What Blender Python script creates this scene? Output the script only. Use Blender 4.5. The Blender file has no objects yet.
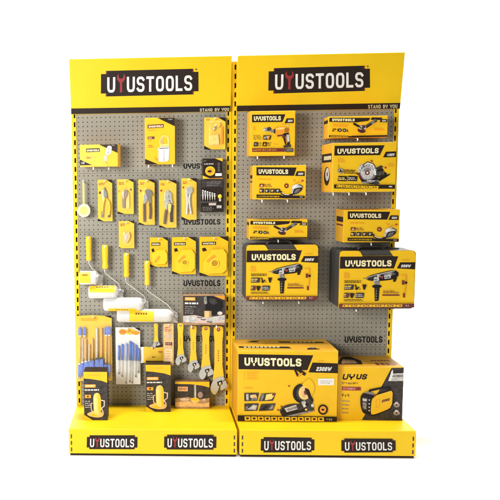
import bpy, math, random
from mathutils import Matrix, Vector, Euler
random.seed(7)
SC = bpy.context.scene
COL = SC.collection
R = math.radians

# ------------------------------------------------------------------ camera
F_PX, CX, CY = 695.73, 115.74, 256.39
CAM = Vector((-0.4537, -3.9682, 1.4511))
YAW, PITCH, ROLL = -0.0510, -0.1068, -0.0115
_r = Vector((math.cos(YAW), -math.sin(YAW), 0)); _f = Vector((math.sin(YAW), math.cos(YAW), 0)); _u = Vector((0, 0, 1))
_f2 = _f*math.cos(PITCH) + _u*math.sin(PITCH); _u2 = -_f*math.sin(PITCH) + _u*math.cos(PITCH)
_r3 = _r*math.cos(ROLL) + _u2*math.sin(ROLL); _u3 = -_r*math.sin(ROLL) + _u2*math.cos(ROLL)
cd = bpy.data.cameras.new('camera'); cam = bpy.data.objects.new('camera', cd); COL.objects.link(cam)
m3 = Matrix((_r3, _u3, -_f2)).transposed()
cam.matrix_world = Matrix.Translation(CAM) @ m3.to_4x4()
cd.sensor_width = 36; cd.lens = F_PX/500*36
cd.shift_x = (250-CX)/500; cd.shift_y = -(250-CY)/500
cd.clip_end = 100
SC.camera = cam

def ray(u, v):
    return (_r3*((u-CX)/F_PX) + _u3*((CY-v)/F_PX) + _f2)
def on_y(u, v, y):
    d = ray(u, v); return CAM + d*((y-CAM.y)/d.y)
def on_z(u, v, z):
    d = ray(u, v); return CAM + d*((z-CAM.z)/d.z)

# ------------------------------------------------------------------ materials
MATS = {}
def mat(name, col, rough=.5, metal=0, spec=.5, var=.06, scale=30, bump=0, bscale=200, trans=0, coat=0):
    if name in MATS: return MATS[name]
    m = bpy.data.materials.new(name); m.use_nodes = True
    nt = m.node_tree; b = nt.nodes['Principled BSDF']
    b.inputs['Roughness'].default_value = rough; b.inputs['Metallic'].default_value = metal
    b.inputs['Specular IOR Level'].default_value = spec
    b.inputs['Coat Weight'].default_value = coat
    tc = nt.nodes.new('ShaderNodeTexCoord'); nz = nt.nodes.new('ShaderNodeTexNoise')
    nz.inputs['Scale'].default_value = scale; nz.inputs['Detail'].default_value = 4
    nt.links.new(tc.outputs['Object'], nz.inputs['Vector'])
    rp = nt.nodes.new('ShaderNodeValToRGB')
    rp.color_ramp.elements[0].position = .3; rp.color_ramp.elements[1].position = .7
    rp.color_ramp.elements[0].color = [c*(1-var) for c in col]+[1]
    rp.color_ramp.elements[1].color = [min(1, c*(1+var)) for c in col]+[1]
    nt.links.new(nz.outputs['Fac'], rp.inputs['Fac']); nt.links.new(rp.outputs['Color'], b.inputs['Base Color'])
    if bump:
        n2 = nt.nodes.new('ShaderNodeTexNoise'); n2.inputs['Scale'].default_value = bscale; n2.inputs['Detail'].default_value = 3
        bp = nt.nodes.new('ShaderNodeBump'); bp.inputs['Strength'].default_value = bump; bp.inputs['Distance'].default_value = .004 if bscale < 50 else .002
        nt.links.new(tc.outputs['Object'], n2.inputs['Vector']); nt.links.new(n2.outputs['Fac'], bp.inputs['Height']); nt.links.new(bp.outputs['Normal'], b.inputs['Normal'])
    MATS[name] = m
    return m
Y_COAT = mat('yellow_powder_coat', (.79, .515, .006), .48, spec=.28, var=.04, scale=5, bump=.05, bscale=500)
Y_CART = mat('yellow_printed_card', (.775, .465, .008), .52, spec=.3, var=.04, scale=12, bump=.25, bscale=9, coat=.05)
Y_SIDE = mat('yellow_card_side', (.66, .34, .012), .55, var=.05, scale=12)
Y_CARD = mat('yellow_blister_card', (.80, .50, .03), .5, var=.05, scale=20)
Y_PLAS = mat('yellow_plastic', (.82, .53, .014), .35, var=.02)
Y_PALE = mat('pale_yellow_print', (.78, .58, .16), .45, var=.15, scale=50)
Y_ORNG = mat('orange_print', (.75, .30, .012), .45)
DARK = mat('brown_black_print', (.020, .012, .009), .55, spec=.2, var=.1)
BLACK = mat('black_print', (.010, .009, .010), .5, spec=.2)
CHAR = mat('charcoal_print', (.040, .034, .032), .5, spec=.25, var=.45, scale=50)
GREYP = mat('grey_print', (.20, .19, .18), .45, var=.55, scale=70)
LGREY = mat('light_grey_print', (.47, .46, .44), .45, var=.35, scale=60)
WHITE = mat('white_print', (.74, .73, .70), .5, var=.03)
CREAM = mat('cream_lettering', (.86, .76, .45), .5, var=.01)
REDP = mat('red_print', (.36, .03, .025), .5)
DRED = mat('dark_red_print', (.15, .022, .015), .45)
RED = mat('red_enamel', (.27, .016, .02), .5)
PINK = mat('pink_print', (.58, .46, .41), .5, var=.15, scale=40)
WOODP = mat('wood_print', (.36, .22, .11), .5, var=.3, scale=60)
PEACH = mat('peach_print', (.70, .45, .19), .45, var=.2, scale=40)
PANEL = mat('grey_powder_coat', (.285, .268, .222), .6, spec=.25, var=.03, scale=5, bump=.04, bscale=600)
HOLE = mat('hollow_shade', (.05, .04, .03), .9)  # dark colour painted for the shade inside slots and eyes
BACK = mat('hole_shade_grey', (.19, .175, .145), .9)  # grey that paints the shade seen through the peg holes
STEEL = mat('satin_steel', (.62, .62, .60), .28, metal=1, var=.08, scale=80)
CHROME = mat('polished_jaw_steel', (.44, .44, .41), .3, metal=.9, var=.04, scale=8)
NICKEL = mat('brushed_nickel', (.68, .68, .64), .3, metal=.5, var=.22, scale=50)
WIRE = mat('zinc_wire', (.72, .72, .70), .35, metal=.7)
WTIP = mat('white_hook_tip', (.80, .79, .75), .4)
FLEECE = mat('white_roller_fleece', (.60, .60, .585), .95, spec=.1, var=.04, scale=150, bump=.8, bscale=260)
PLBLK = mat('black_moulded_plastic', (.045, .042, .040), .45, bump=.1, bscale=400)
BLUE = mat('blue_plastic', (.10, .20, .66), .4, var=.15, scale=60)
BRIST = mat('blue_bristles', (.13, .21, .66), .9, var=.4, scale=300)
BRIST2 = mat('light_blue_bristles', (.26, .36, .72), .9, var=.3, scale=300)
WOOD = mat('pale_brush_wood', (.72, .44, .17), .5, var=.12, scale=60)
GRIP = mat('brown_grip', (.13, .07, .04), .5)
WPLAS = mat('white_plastic', (.58, .57, .53), .33, var=.15, scale=60)
WORN = mat('worn_card_edge', (.74, .47, .07), .65, var=.3, scale=45)
WORN_D = mat('worn_dark_edge', (.10, .075, .055), .65, var=.6, scale=45)
def clear(name, fac, rough=.12):
    m = bpy.data.materials.new(name); m.use_nodes = True; nt = m.node_tree
    for n in list(nt.nodes):
        if n.type == 'BSDF_PRINCIPLED': nt.nodes.remove(n)
    out = [n for n in nt.nodes if n.type == 'OUTPUT_MATERIAL'][0]
    t = nt.nodes.new('ShaderNodeBsdfTransparent'); g = nt.nodes.new('ShaderNodeBsdfGlossy'); g.inputs['Roughness'].default_value = rough
    d = nt.nodes.new('ShaderNodeBsdfDiffuse'); d.inputs['Color'].default_value = (.9, .9, .88, 1)
    mx0 = nt.nodes.new('ShaderNodeMixShader'); mx0.inputs[0].default_value = .5
    lw = nt.nodes.new('ShaderNodeLayerWeight'); lw.inputs['Blend'].default_value = .5
    pw = nt.nodes.new('ShaderNodeMath'); pw.operation = 'POWER'; pw.inputs[1].default_value = 4
    fr = nt.nodes.new('ShaderNodeMath'); fr.operation = 'MULTIPLY'; fr.inputs[1].default_value = .35
    nt.links.new(lw.outputs['Facing'], pw.inputs[0]); nt.links.new(pw.outputs[0], fr.inputs[0])
    ad = nt.nodes.new('ShaderNodeMath'); ad.operation = 'ADD'; ad.inputs[1].default_value = fac; ad.use_clamp = True
    mx = nt.nodes.new('ShaderNodeMixShader')
    nt.links.new(fr.outputs[0], ad.inputs[0]); nt.links.new(ad.outputs[0], mx.inputs[0])
    nt.links.new(g.outputs[0], mx0.inputs[1]); nt.links.new(d.outputs[0], mx0.inputs[2])
    nt.links.new(t.outputs[0], mx.inputs[1]); nt.links.new(mx0.outputs[0], mx.inputs[2]); nt.links.new(mx.outputs[0], out.inputs[0])
    MATS[name] = m; return m
CLEAR = clear('clear_blister', .05, .08)
FILM = clear('crinkled_film', .22, .3)

# ------------------------------------------------------------------ mesh building
class MB:
    def __init__(s): s.v = []; s.f = []; s.mi = []; s.mats = []; s.sm = []
    def slot(s, m):
        if m not in s.mats: s.mats.append(m)
        return s.mats.index(m)
    def poly(s, pts, m, smooth=False):
        n = len(s.v); s.v += [tuple(p) for p in pts]; s.f.append(tuple(range(n, n+len(pts)))); s.mi.append(s.slot(m)); s.sm.append(smooth)
    def faces(s, verts, faces, m, smooth=False):
        n = len(s.v); s.v += [tuple(p) for p in verts]; k = s.slot(m)
        for f in faces: s.f.append(tuple(i+n for i in f)); s.mi.append(k); s.sm.append(smooth)
    def box(s, x0, x1, y0, y1, z0, z1, m):
        V = [(x, y, z) for z in (z0, z1) for y in (y0, y1) for x in (x0, x1)]
        s.faces(V, [(0, 2, 3, 1), (4, 5, 7, 6), (0, 1, 5, 4), (2, 6, 7, 3), (0, 4, 6, 2), (1, 3, 7, 5)], m)
    def prism(s, pts, y0, y1, m, mside=None):          # pts = (x,z) outline, front at y0
        a = sum(pts[i][0]*pts[(i+1) % len(pts)][1]-pts[(i+1) % len(pts)][0]*pts[i][1] for i in range(len(pts)))
        if a < 0: pts = pts[::-1]
        n = len(pts)
        V = [(x, y0, z) for x, z in pts]+[(x, y1, z) for x, z in pts]
        s.faces(V, [tuple(range(n)), tuple(range(2*n-1, n-1, -1))], m)
        s.faces(V, [(i, i+n, (i+1) % n+n, (i+1) % n) for i in range(n)], mside or m)
    def tube(s, P, r, m, n=8, taper=None, caps=True):
        P = [Vector(p) for p in P]; T = []
        for i in range(len(P)):
            a = P[max(i-1, 0)]; b = P[min(i+1, len(P)-1)]; T.append((b-a).normalized())
        nrm = T[0].orthogonal().normalized(); V = []
        for i, p in enumerate(P):
            if i: nrm = (nrm - T[i]*nrm.dot(T[i])).normalized()
            bn = T[i].cross(nrm); rr = r if taper is None else taper[i]
            for k in range(n):
                a = 2*math.pi*k/n; V.append(p + nrm*(rr*math.cos(a)) + bn*(rr*math.sin(a)))
        Fs = [(i*n+k, i*n+(k+1) % n, (i+1)*n+(k+1) % n, (i+1)*n+k) for i in range(len(P)-1) for k in range(n)]
        if caps: Fs += [tuple(range(n-1, -1, -1)), tuple((len(P)-1)*n+k for k in range(n))]
        s.faces(V, Fs, m, True)
    def build(s, name, parent=None, bevel=0, seg=2, sub=0):
        me = bpy.data.meshes.new(name); me.from_pydata(s.v, [], s.f)
        for m in s.mats: me.materials.append(m)
        me.polygons.foreach_set('material_index', s.mi); me.polygons.foreach_set('use_smooth', s.sm)
        me.update()
        o = bpy.data.objects.new(name, me); COL.objects.link(o); o.parent = parent
        if bevel:
            b = o.modifiers.new('bevel', 'BEVEL'); b.width = bevel; b.segments = seg; b.limit_method = 'ANGLE'; b.angle_limit = R(50)
        if sub:
            q = o.modifiers.new('sub', 'SUBSURF'); q.levels = q.render_levels = sub
        return o

def thing(name, label, cat, group=None, loc=(0, 0, 0), rot=(0, 0, 0), scale=1):
    o = bpy.data.objects.new(name, None); COL.objects.link(o); o.empty_display_size = .05
    o.location = loc; o.rotation_euler = rot; o.scale = (scale,)*3
    o['label'] = label; o['category'] = cat
    if group: o['group'] = group
    return o

def rrect(x0, x1, z0, z1, r, n=4):
    P = []
    for cx, cz, a0 in ((x1-r, z1-r, 0), (x0+r, z1-r, 90), (x0+r, z0+r, 180), (x1-r, z0+r, 270)):
        for k in range(n+1):
            a = R(a0+90*k/n); P.append((cx+r*math.cos(a), cz+r*math.sin(a)))
    return P

# ------------------------------------------------------------------ lettering from strokes
G = {
 'U': (.62, [([(0, 1), (0, .18), (.2, 0), (.8, 0), (1, .18), (1, 1)], 0)]),
 'O': (.62, [([(0, .18), (.2, 0), (.8, 0), (1, .18), (1, .82), (.8, 1), (.2, 1), (0, .82)], 1)]),
 '0': (.62, [([(0, .18), (.2, 0), (.8, 0), (1, .18), (1, .82), (.8, 1), (.2, 1), (0, .82)], 1)]),
 'S': (.60, [([(1, .86), (.8, 1), (.2, 1), (0, .86), (0, .66), (.2, .52), (.8, .48), (1, .34), (1, .14), (.8, 0), (.2, 0), (0, .14)], 0)]),
 'T': (.60, [([(0, 1), (1, 1)], 0), ([(.5, .95), (.5, 0)], 0)]),
 'L': (.52, [([(0, 1), (0, 0), (1, 0)], 0)]),
 'Y': (.64, [([(0, 1), (0, .62), (.3, .42), (.7, .42), (1, .62), (1, 1)], 0), ([(.5, .42), (.5, 0)], 0)]),
 'A': (.66, [([(0, 0), (.5, 1), (1, 0)], 0), ([(.25, .33), (.75, .33)], 0)]),
 'N': (.66, [([(0, 0), (0, 1), (1, 0), (1, 1)], 0)]),
 'D': (.64, [([(0, 0), (.7, 0), (1, .25), (1, .75), (.7, 1), (0, 1)], 1)]),
 'B': (.60, [([(0, .5), (0, 0), (.75, 0), (1, .14), (1, .38), (.8, .5)], 1), ([(0, .5), (.75, .5), (.95, .62), (.95, .88), (.75, 1), (0, 1)], 1)]),
 'W': (.95, [([(0, 1), (.25, 0), (.5, .8), (.75, 0), (1, 1)], 0)]),
 '2': (.58, [([(0, .84), (.2, 1), (.8, 1), (1, .84), (1, .6), (0, .14), (0, 0), (1, 0)], 0)]),
 '3': (.58, [([(0, 1), (.8, 1), (1, .84), (1, .62), (.8, .5), (.35, .5)], 0), ([(.75, .5), (1, .36), (1, .15), (.8, 0), (0, 0)], 0)]),
 '8': (.60, [([(0, .36), (0, .15), (.2, 0), (.8, 0), (1, .15), (1, .36), (.8, .5), (.2, .5)], 1), ([(.2, .5), (.8, .5), (1, .64), (1, .85), (.8, 1), (.2, 1), (0, .85), (0, .64)], 1)]),
 '1': (.34, [([(.0, .78), (.6, 1), (.6, 0)], 0)]),
 '4': (.62, [([(.75, 0), (.75, 1), (0, .32), (0, .26), (1, .26)], 0)]),
 '6': (.60, [([(.9, 1), (.2, 1), (0, .84), (0, .16), (.2, 0), (.8, 0), (1, .16), (1, .4), (.8, .56), (0, .56)], 0)]),
 ' ': (.34, [])}
def stroke(P, w, closed=False, cap=True):
    """mitred ribbon quads along a polyline (2-D)"""
    P = [Vector(p) for p in P]; n = len(P); h = w/2
    if cap and not closed:
        P[0] = P[0]+(P[0]-P[1]).normalized()*h; P[-1] = P[-1]+(P[-1]-P[-2]).normalized()*h
    Ls = []; Rs = []
    for i in range(n):
        a = P[i-1] if (closed or i) else None; b = P[(i+1) % n] if (closed or i < n-1) else None
        d1 = (P[i]-a).normalized() if a is not None else None; d2 = (b-P[i]).normalized() if b is not None else None
        if d1 is None: d1 = d2
        if d2 is None: d2 = d1
        n1 = Vector((-d1.y, d1.x)); n2 = Vector((-d2.y, d2.x)); mm = n1+n2
        if mm.length < 1e-4: mm = n1
        mm.normalize(); k = h/max(.45, mm.dot(n1))
        Ls.append(P[i]+mm*k); Rs.append(P[i]-mm*k)
    m = n if closed else n-1
    return [[Ls[i], Rs[i], Rs[(i+1) % n], Ls[(i+1) % n]] for i in range(m)]
def soft(P, closed, k=.28):
    if len(P) < 4: return P
    Q = []; n = len(P)
    for i in range(n):
        if not closed and i in (0, n-1): Q.append(P[i]); continue
        a, b, c = P[i-1], P[i], P[(i+1) % n]
        p = (b[0]+(a[0]-b[0])*k, b[1]+(a[1]-b[1])*k); q = (b[0]+(c[0]-b[0])*k, b[1]+(c[1]-b[1])*k)
        Q += [p, (.25*p[0]+.5*b[0]+.25*q[0], .25*p[1]+.5*b[1]+.25*q[1]), q]
    return Q
def lettering(text, sw=.2, gap=.12, wrench=False, wide=1):
    """list of (tag, polygon) in units where height = 1; returns polys and total width"""
    x = 0; out = []
    for i, ch in enumerate(text):
        w, st = G[ch]; w *= wide
        if wrench and i == 1:
            w = .62*wide
            o = [(.36, 0), (.64, 0), (.64, .62), (1, .84), (1, 1.06), (.80, 1.22), (.80, .98), (.62, .9), (.38, .9), (.20, .98), (.20, 1.22), (0, 1.06), (0, .84), (.36, .62)]
            out.append(('red', [(x+px*w, pz) for px, pz in o]))
        else:
            for P, cl in st:
                a = sw/2
                Q = [(x+a+px*(w-2*a), a+pz*(1-2*a)) for px, pz in P]
                if ch in 'UOS0823DB6' : Q = soft(Q, cl)
                for q in stroke(Q, sw, bool(cl)): out.append(('ink', [tuple(p) for p in q]))
        x += w+gap
    return out, x-gap

def chaikin(P, it=2, k=.2):
    for _ in range(it):
        Q = []
        for i in range(len(P)):
            a = P[i]; b = P[(i+1) % len(P)]
            Q += [(a[0]+(b[0]-a[0])*k, a[1]+(b[1]-a[1])*k), (a[0]+(b[0]-a[0])*(1-k), a[1]+(b[1]-a[1])*(1-k))]
        P = Q
    return P
# ------------------------------------------------------------------ a printed face measured in the photograph
class Face:
    """rectangle of size w x h with local frame (x right, z up, y inwards); art() takes crop coordinates"""
    def __init__(s, crop, quad, w, h, root):
        s.crop = crop; s.q = [Vector(p) for p in quad]; s.w = w; s.h = h; s.root = root; s.parts = {}; s.k = 0; s.dy = .00005
    def loc(s, x, y):
        TL, TR, BR, BL = s.q; p = Vector((x, y))
        a, b = .5, .5
        for _ in range(6):           # inverse bilinear
            e = TL*(1-a)*(1-b)+TR*a*(1-b)+BR*a*b+BL*(1-a)*b - p
            da = (TR-TL)*(1-b)+(BR-BL)*b; db = (BL-TL)*(1-a)+(BR-TR)*a
            det = da.x*db.y-da.y*db.x
            a -= (e.x*db.y-e.y*db.x)/det; b -= (da.x*e.y-da.y*e.x)/det
        return (a-.5)*s.w, (1-b)*s.h
    def mb(s, part):
        if part not in s.parts: s.parts[part] = MB()
        return s.parts[part]
    def poly(s, part, pts, m, clip=True):
        s.k += 1; y = -.0004-s.dy*s.k
        if part == 'tool_picture' and 4 < len(pts) < 16: pts = chaikin(pts)
        L = [s.loc(*p) for p in pts]
        if clip:
            e = .0006; L = [(min(max(x, -s.w/2+e), s.w/2-e), min(max(z, e), s.h-e)) for x, z in L]
        a = sum(L[i][0]*L[(i+1) % len(L)][1]-L[(i+1) % len(L)][0]*L[i][1] for i in range(len(L)))
        if a < 0: L = L[::-1]
        s.mb(part).poly([(x, y, z) for x, z in L], m)
    def rect(s, part, x0, y0, x1, y1, m, slant=0):
        s.poly(part, [(x0+slant, y0), (x1+slant, y0), (x1, y1), (x0, y1)], m)
    def ell(s, part, cx, cy, rx, ry, m, rot=0, n=20, a0=0, a1=360):
        c, q = math.cos(R(rot)), math.sin(R(rot)); P = []
        full = abs(a1-a0) >= 360
        for i in range(n if full else n+1):
            a = R(a0+(a1-a0)*i/n); x = rx*math.cos(a); y = ry*math.sin(a); P.append((cx+x*c-y*q, cy+x*q+y*c))
        s.poly(part, P, m)
    def line(s, part, pts, w, m, closed=False, cap=False):
        for q in stroke(pts, w, closed, cap): s.poly(part, [tuple(p) for p in q], m)
    def text(s, part, t, x0, y0, x1, y1, m, sw=.2, gap=.12, shear=0, wrench=None, dy=0, wide=1):
        """text filling the box x0..x1, y0 (top) .. y1 (bottom); dy = drop of the baseline towards the right end"""
        P, W = lettering(t, sw, gap, wrench is not None, wide); hh = y1-y0
        k0 = s.k
        for i, (tag, q) in enumerate(P):
            s.k = k0 + 3*(i % 3)
            s.poly(part, [(x0+(px/W)*(x1-x0)+pz*hh*shear, y1-pz*hh+dy*(px/W)) for px, pz in q], wrench if tag == 'red' else m)
        s.k = k0+12
    def dashes(s, part, x0, y0, x1, y1, m, rows=1, seed=0, fill=.55):
        """tiny print: rows of short bars of uneven length"""
        rg = random.Random(seed); hh = (y1-y0)/rows
        for r in range(rows):
            x = x0; end = x0+(x1-x0)*rg.uniform(.7, 1)
            while x < end:
                l = hh*rg.uniform(.5, 2.2); l = min(l, end-x)
                ya, yb = y0+r*hh+hh*(1-fill)/2, y0+r*hh+hh*(1+fill)/2
                if fill >= .8 and l > hh*.3:            # a row of small block characters
                    k0 = s.k; cw = hh*.66; st = cw*.27
                    for c in range(max(1, int(l/cw))):
                        a = x+c*cw; b = a+cw*.78; ym = (ya+yb)/2; e = (yb-ya)*.17; sg = (0, 1, 2, 3, 4, 5, 6)
                        drop = rg.sample(sg, rg.randrange(1, 4))
                        R_ = [(a, ya, a+st, ym), (b-st, ya, b, ym), (a, ym, a+st, yb), (b-st, ym, b, yb), (a+st, ya, b-st, ya+e), (a+st, ym-e/2, b-st, ym+e/2), (a+st, yb-e, b-st, yb)]
                        for q in sg:
                            if q not in drop: s.k = k0; s.rect(part, *R_[q], m)
                    s.k = k0+3; x += max(1, int(l/cw))*cw+hh*.3
                    continue
                if l > hh*.15: s.rect(part, x, ya, x+l, yb, m)
                x += l+hh*.35
    def icons(s, part, x0, y0, x1, y1, n, m, ink, slant=0):
        w = (x1-x0)/n
        for i in range(n):
            a = x0+i*w
            s.rect(part, a+w*.05, y0, a+w*.95, y1, m, slant)
            s.ell(part, a+w*(.35+.25*(i % 2))+slant/2, (y0+y1)/2, w*.2, (y1-y0)*.25, ink, n=8)
    def finish(s):
        return {n: b.build(n.split('#')[0], s.root) for n, b in s.parts.items()}

PANEL_HOLD = {}
def place(crop, quad, off, yaw=0, shelf=None):
    """world frame of a front face given by its corners in a crop of the photograph; off = distance in front of the panel"""
    cx, cy, sc = crop
    q = [(cx+x/sc, cy+y/sc) for x, y in quad]
    if shelf is not None:
        bl = on_z(*q[3], shelf); br = on_z(*q[2], shelf); off = -(bl.y+br.y)/2
    W = [on_y(u, v, -off) for u, v in q]
    w = ((W[1]-W[0]).length+(W[2]-W[3]).length)/2; h = ((W[0]-W[3]).length+(W[1]-W[2]).length)/2
    x = sum(p.x for p in W)/4; zb = (W[2].z+W[3].z)/2 if shelf is None else shelf
    return Vector((x, -off, zb)), w, h, off

def item(name, label, cat, crop, quad, off=.1, yaw=0, shelf=None, group=None):
    loc, w, h, off = place(crop, quad, off, yaw, shelf)
    root = thing(name, label, cat, group, loc, (0, 0, R(yaw)))
    fc = Face(crop, quad, w, h, root); fc.off = off; fc.loc3 = loc
    return fc

def carton(name, label, cat, crop, quad, depth=.1, off=None, yaw=0, shelf=None, group=None, mside=None, mfront=None, gap=.004, outline=None):
    if off is None: off = depth+gap
    fc = item(name, label, cat, crop, quad, off, yaw, shelf, group)
    w, h = fc.w, fc.h; b = MB(); depth = min(depth, fc.off-.004)
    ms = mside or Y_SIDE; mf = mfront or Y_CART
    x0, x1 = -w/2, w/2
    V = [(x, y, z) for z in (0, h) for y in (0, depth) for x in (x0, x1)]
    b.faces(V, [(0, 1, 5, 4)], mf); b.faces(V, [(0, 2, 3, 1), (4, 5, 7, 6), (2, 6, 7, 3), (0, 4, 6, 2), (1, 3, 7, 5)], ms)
    # merge the doubled verts: rebuild with shared vertices
    b2 = MB(); b2.mats = b.mats; b2.v = V; b2.f = [(0, 1, 5, 4), (0, 2, 3, 1), (4, 5, 7, 6), (2, 6, 7, 3), (0, 4, 6, 2), (1, 3, 7, 5)]; b2.mi = [0]+[1 if ms != mf else 0]*5; b2.sm = [False]*6; b2.slot(WORN_D if mf in (DARK, CHAR) else WORN)
    o = b2.build('carton_body', root := fc.root, bevel=.0016)
    o.modifiers[0].material = len(b2.mats)-1
    fc.depth = depth; fc.body = o
    # the lid seam on the top and the right end
    s = MB(); s.poly([(x0+.004, depth*.5-.0008, h+.0003), (x1-.004, depth*.5-.0008, h+.0003), (x1-.004, depth*.5+.0008, h+.0003), (x0+.004, depth*.5+.0008, h+.0003)], DRED)
    s.build('lid_seam', root)
    return fc

HOOKS = []
def hook(label, x, z, length, bent_down=True, z_tip=.014):
    """wire peg hook: plate on the panel, rod running forwards, tip"""
    o = thing('peg_hook', label, 'hook', 'wire hooks plugged into the pegboards', (x, 0, z))
    b = MB(); b.tube([(0, .004, 0), (0, -.02, 0), (0, -length+.006, 0), (0, -length+.001, -.002 if bent_down else .002)], .0026, WIRE, 8); b.build('rod', o)
    t = MB(); sgn = -1 if bent_down else 1
    t.tube([(0, -length, sgn*.001), (0, -length-.003, sgn*.006), (0, -length-.003, sgn*z_tip)], .0034, WTIP, 8); t.build('tip', o)
    p = MB(); p.box(-.007, .007, -.0025, -.0005, -.008, .014, PANEL); p.build('back_plate', o, bevel=.001)
    return o
def box_hooks(fc, names, fr, label):
    for nme, s in zip(names, fr):
        hook(label % nme, fc.loc3.x+(s-.5)*fc.w, fc.loc3.z-.0034, fc.off+.001)

# ------------------------------------------------------------------ display stands
HT, HB, P0, P1, D, SH = 2.1247, 1.8303, .0164, .0663, .4055, .148
def stand(label, x0, x1, hx0, hx1, hquad, hcrop, logo, strip_txt, bquad, bcrop, plates, seams_px, texts):
    root = thing('display_stand', label, 'display stand', 'pair of display stands', ((x0+x1)/2, 0, 0))
    cx = (x0+x1)/2; X0, X1 = x0-cx, x1-cx
    UW = .027
    # perforated panel sections with real holes
    px0, px1 = X0+UW, X1-UW; zs = [SH-.03]+sorted(on_y(u, v, 0).z for u, v in seams_px)+[HB+.02]
    nx = int((px1-px0)/.025); pit = (px1-px0)/nx
    for a, b_ in zip(zs[:-1], zs[1:]):
        b = MB(); nz = max(1, round((b_-a)/.025)); pz = (b_-a-.0016)/nz; r = .0032
        V = []; Fs = []
        for i in range(nx):
            for j in range(nz):
                ox, oz = px0+i*pit, a+.0008+j*pz; mx, mz = ox+pit/2, oz+pz/2; n0 = len(V)
                O = [(ox+pit, mz), (ox+pit, oz+pz), (mx, oz+pz), (ox, oz+pz), (ox, mz), (ox, oz), (mx, oz), (ox+pit, oz)]
                I = [(mx+r*math.cos(R(45*k)), mz+r*math.sin(R(45*k))) for k in range(8)]
                V += [(x, 0, z) for x, z in O]+[(x, 0, z) for x, z in I]+[(x, .002, z) for x, z in I]
                for k in range(8):
                    k2 = (k+1) % 8
                    Fs.append((n0+k, n0+k2, n0+8+k2, n0+8+k)); Fs.append((n0+8+k, n0+8+k2, n0+16+k2, n0+16+k))
        b.faces(V, Fs, PANEL); b.build('peg_panel', root)
    b = MB(); b.box(px0+.001, px1-.001, .012, .016, SH-.03, HT-.03, BACK); b.build('hole_shade_sheet', root)  # sheet added behind the holes, coloured as the shade within them
    # slotted uprights
    for sgn in (0, 1):
        xa = X0 if sgn == 0 else X1-UW; xb = xa+UW; b = MB()
        sl0 = xa+.0135 if sgn == 0 else xa+.0045; sl1 = sl0+.009
        y = -.003; zt = HT-.020
        b.poly([(xa, y, .002), (sl0, y, .002), (sl0, y, zt), (xa, y, zt)], Y_COAT)
        b.poly([(sl1, y, .002), (xb, y, .002), (xb, y, zt), (sl1, y, zt)], Y_COAT)
        z = SH+.012; last = .002
        while z+.03 < zt:
            b.poly([(sl0, y, last), (sl1, y, last), (sl1, y, z), (sl0, y, z)], Y_COAT)
            for A, B in (((sl0, z), (sl1, z)), ((sl1, z+.028), (sl0, z+.028)), ((sl1, z), (sl1, z+.028)), ((sl0, z+.028), (sl0, z))):
                b.poly([(A[0], y, A[1]), (B[0], y, B[1]), (B[0], y+.003, B[1]), (A[0], y+.003, A[1])], Y_COAT)
            last = z+.028; z += .05
        b.poly([(sl0, y, last), (sl1, y, last), (sl1, y, zt), (sl0, y, zt)], Y_COAT)
        b.poly([(xa, y, .002), (xa, y, zt), (xa, .05, zt), (xa, .05, .002)], Y_COAT)
        b.poly([(xb, y, .002), (xb, .05, .002), (xb, .05, zt), (xb, y, zt)], Y_COAT)
        b.poly([(xa, .05, .002), (xa, .05, zt), (xb, .05, zt), (xb, .05, .002)], Y_COAT)
        b.poly([(xa, y, zt), (xb, y, zt), (xb, .05, zt), (xa, .05, zt)], Y_COAT)
        b.poly([(xa+.002, .018, .002), (xb-.002, .018, .002), (xb-.002, .018, zt), (xa+.002, .018, zt)], HOLE)  # dark face painted as the shade inside the upright
        b.build('upright', root)
    # header: leaning box with a black strip along its foot
    H = thing('header', '', ''); del H['label'], H['category']
    tilt = math.atan2(P1-P0, HT-HB); hh = math.hypot(P1-P0, HT-HB); hw = hx1-hx0
    H.parent = root; H.location = ((hx0+hx1)/2-cx, -P0, HB); H.rotation_euler = (tilt, 0, 0)
    b = MB(); t = .03
    b.box(-hw/2, hw/2, 0, t, 0, hh, Y_COAT); b.build('header_panel', H, bevel=.002)
    fc = Face(hcrop, hquad, hw, hh, H); fc.dy = .00012
    L = [(-hw/2+.0015, 0.0015), (hw/2-.0015, .0015), (hw/2-.0015, hh*.108), (-hw/2+.0015, hh*.108)]
    s = MB(); s.prism(L, -.0012, .001, DARK); so = s.build('slogan_strip', H)
    tx0, ty0, tx1, ty1, tdy = strip_txt
    fc.k = 8; fc.text('slogan_lettering', 'STAND BY YOU', tx0, ty0, tx1, ty1, CREAM, sw=.15, gap=.2, dy=tdy)
    fc.k = 2; logo(fc); fc.finish()
    # base: shelf and plinth
    b = MB(); bx0, bx1 = X0+(.0 if x0 < 0 else .005), X1-(.006 if x1 <= 0 else 0)
    V = [(bx0, -D, .012), (bx1, -D, .012), (bx1, .0, .012), (bx0, .0, .012), (bx0, -D, SH), (bx1, -D, SH), (bx1, -.0004, SH), (bx0, -.0004, SH)]
    V[2] = (bx1, -.0004, .012); V[3] = (bx0, -.0004, .012)
    b.faces(V, [(0, 1, 5, 4), (1, 2, 6, 5), (2, 3, 7, 6), (3, 0, 4, 7), (4, 5, 6, 7), (3, 2, 1, 0)], Y_COAT)
    BASE = b.build('base_shelf', root, bevel=.004)
    k = MB(); k.box(bx0+.006, bx1-.006, -D+.008, -.01, 0, .0119, DARK); k.build('plinth_shadow_strip', root)  # dark strip standing for the shadow line under the plinth
    for xx in (bx0+.0145, bx1-.0145):
        for zz in (.024, .060, .096):
            q = MB(); q.prism(rrect(xx-.0035, xx+.0035, zz, zz+.022, .002, 2), -D-.0007, -D+.001, HOLE); q.build('slot', root)  # dark plates on the plinth, painted as shaded slot openings
    
    bf = Face(bcrop, bquad, bx1-bx0, SH-.002, BASE); bf.dy = .00012
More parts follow.
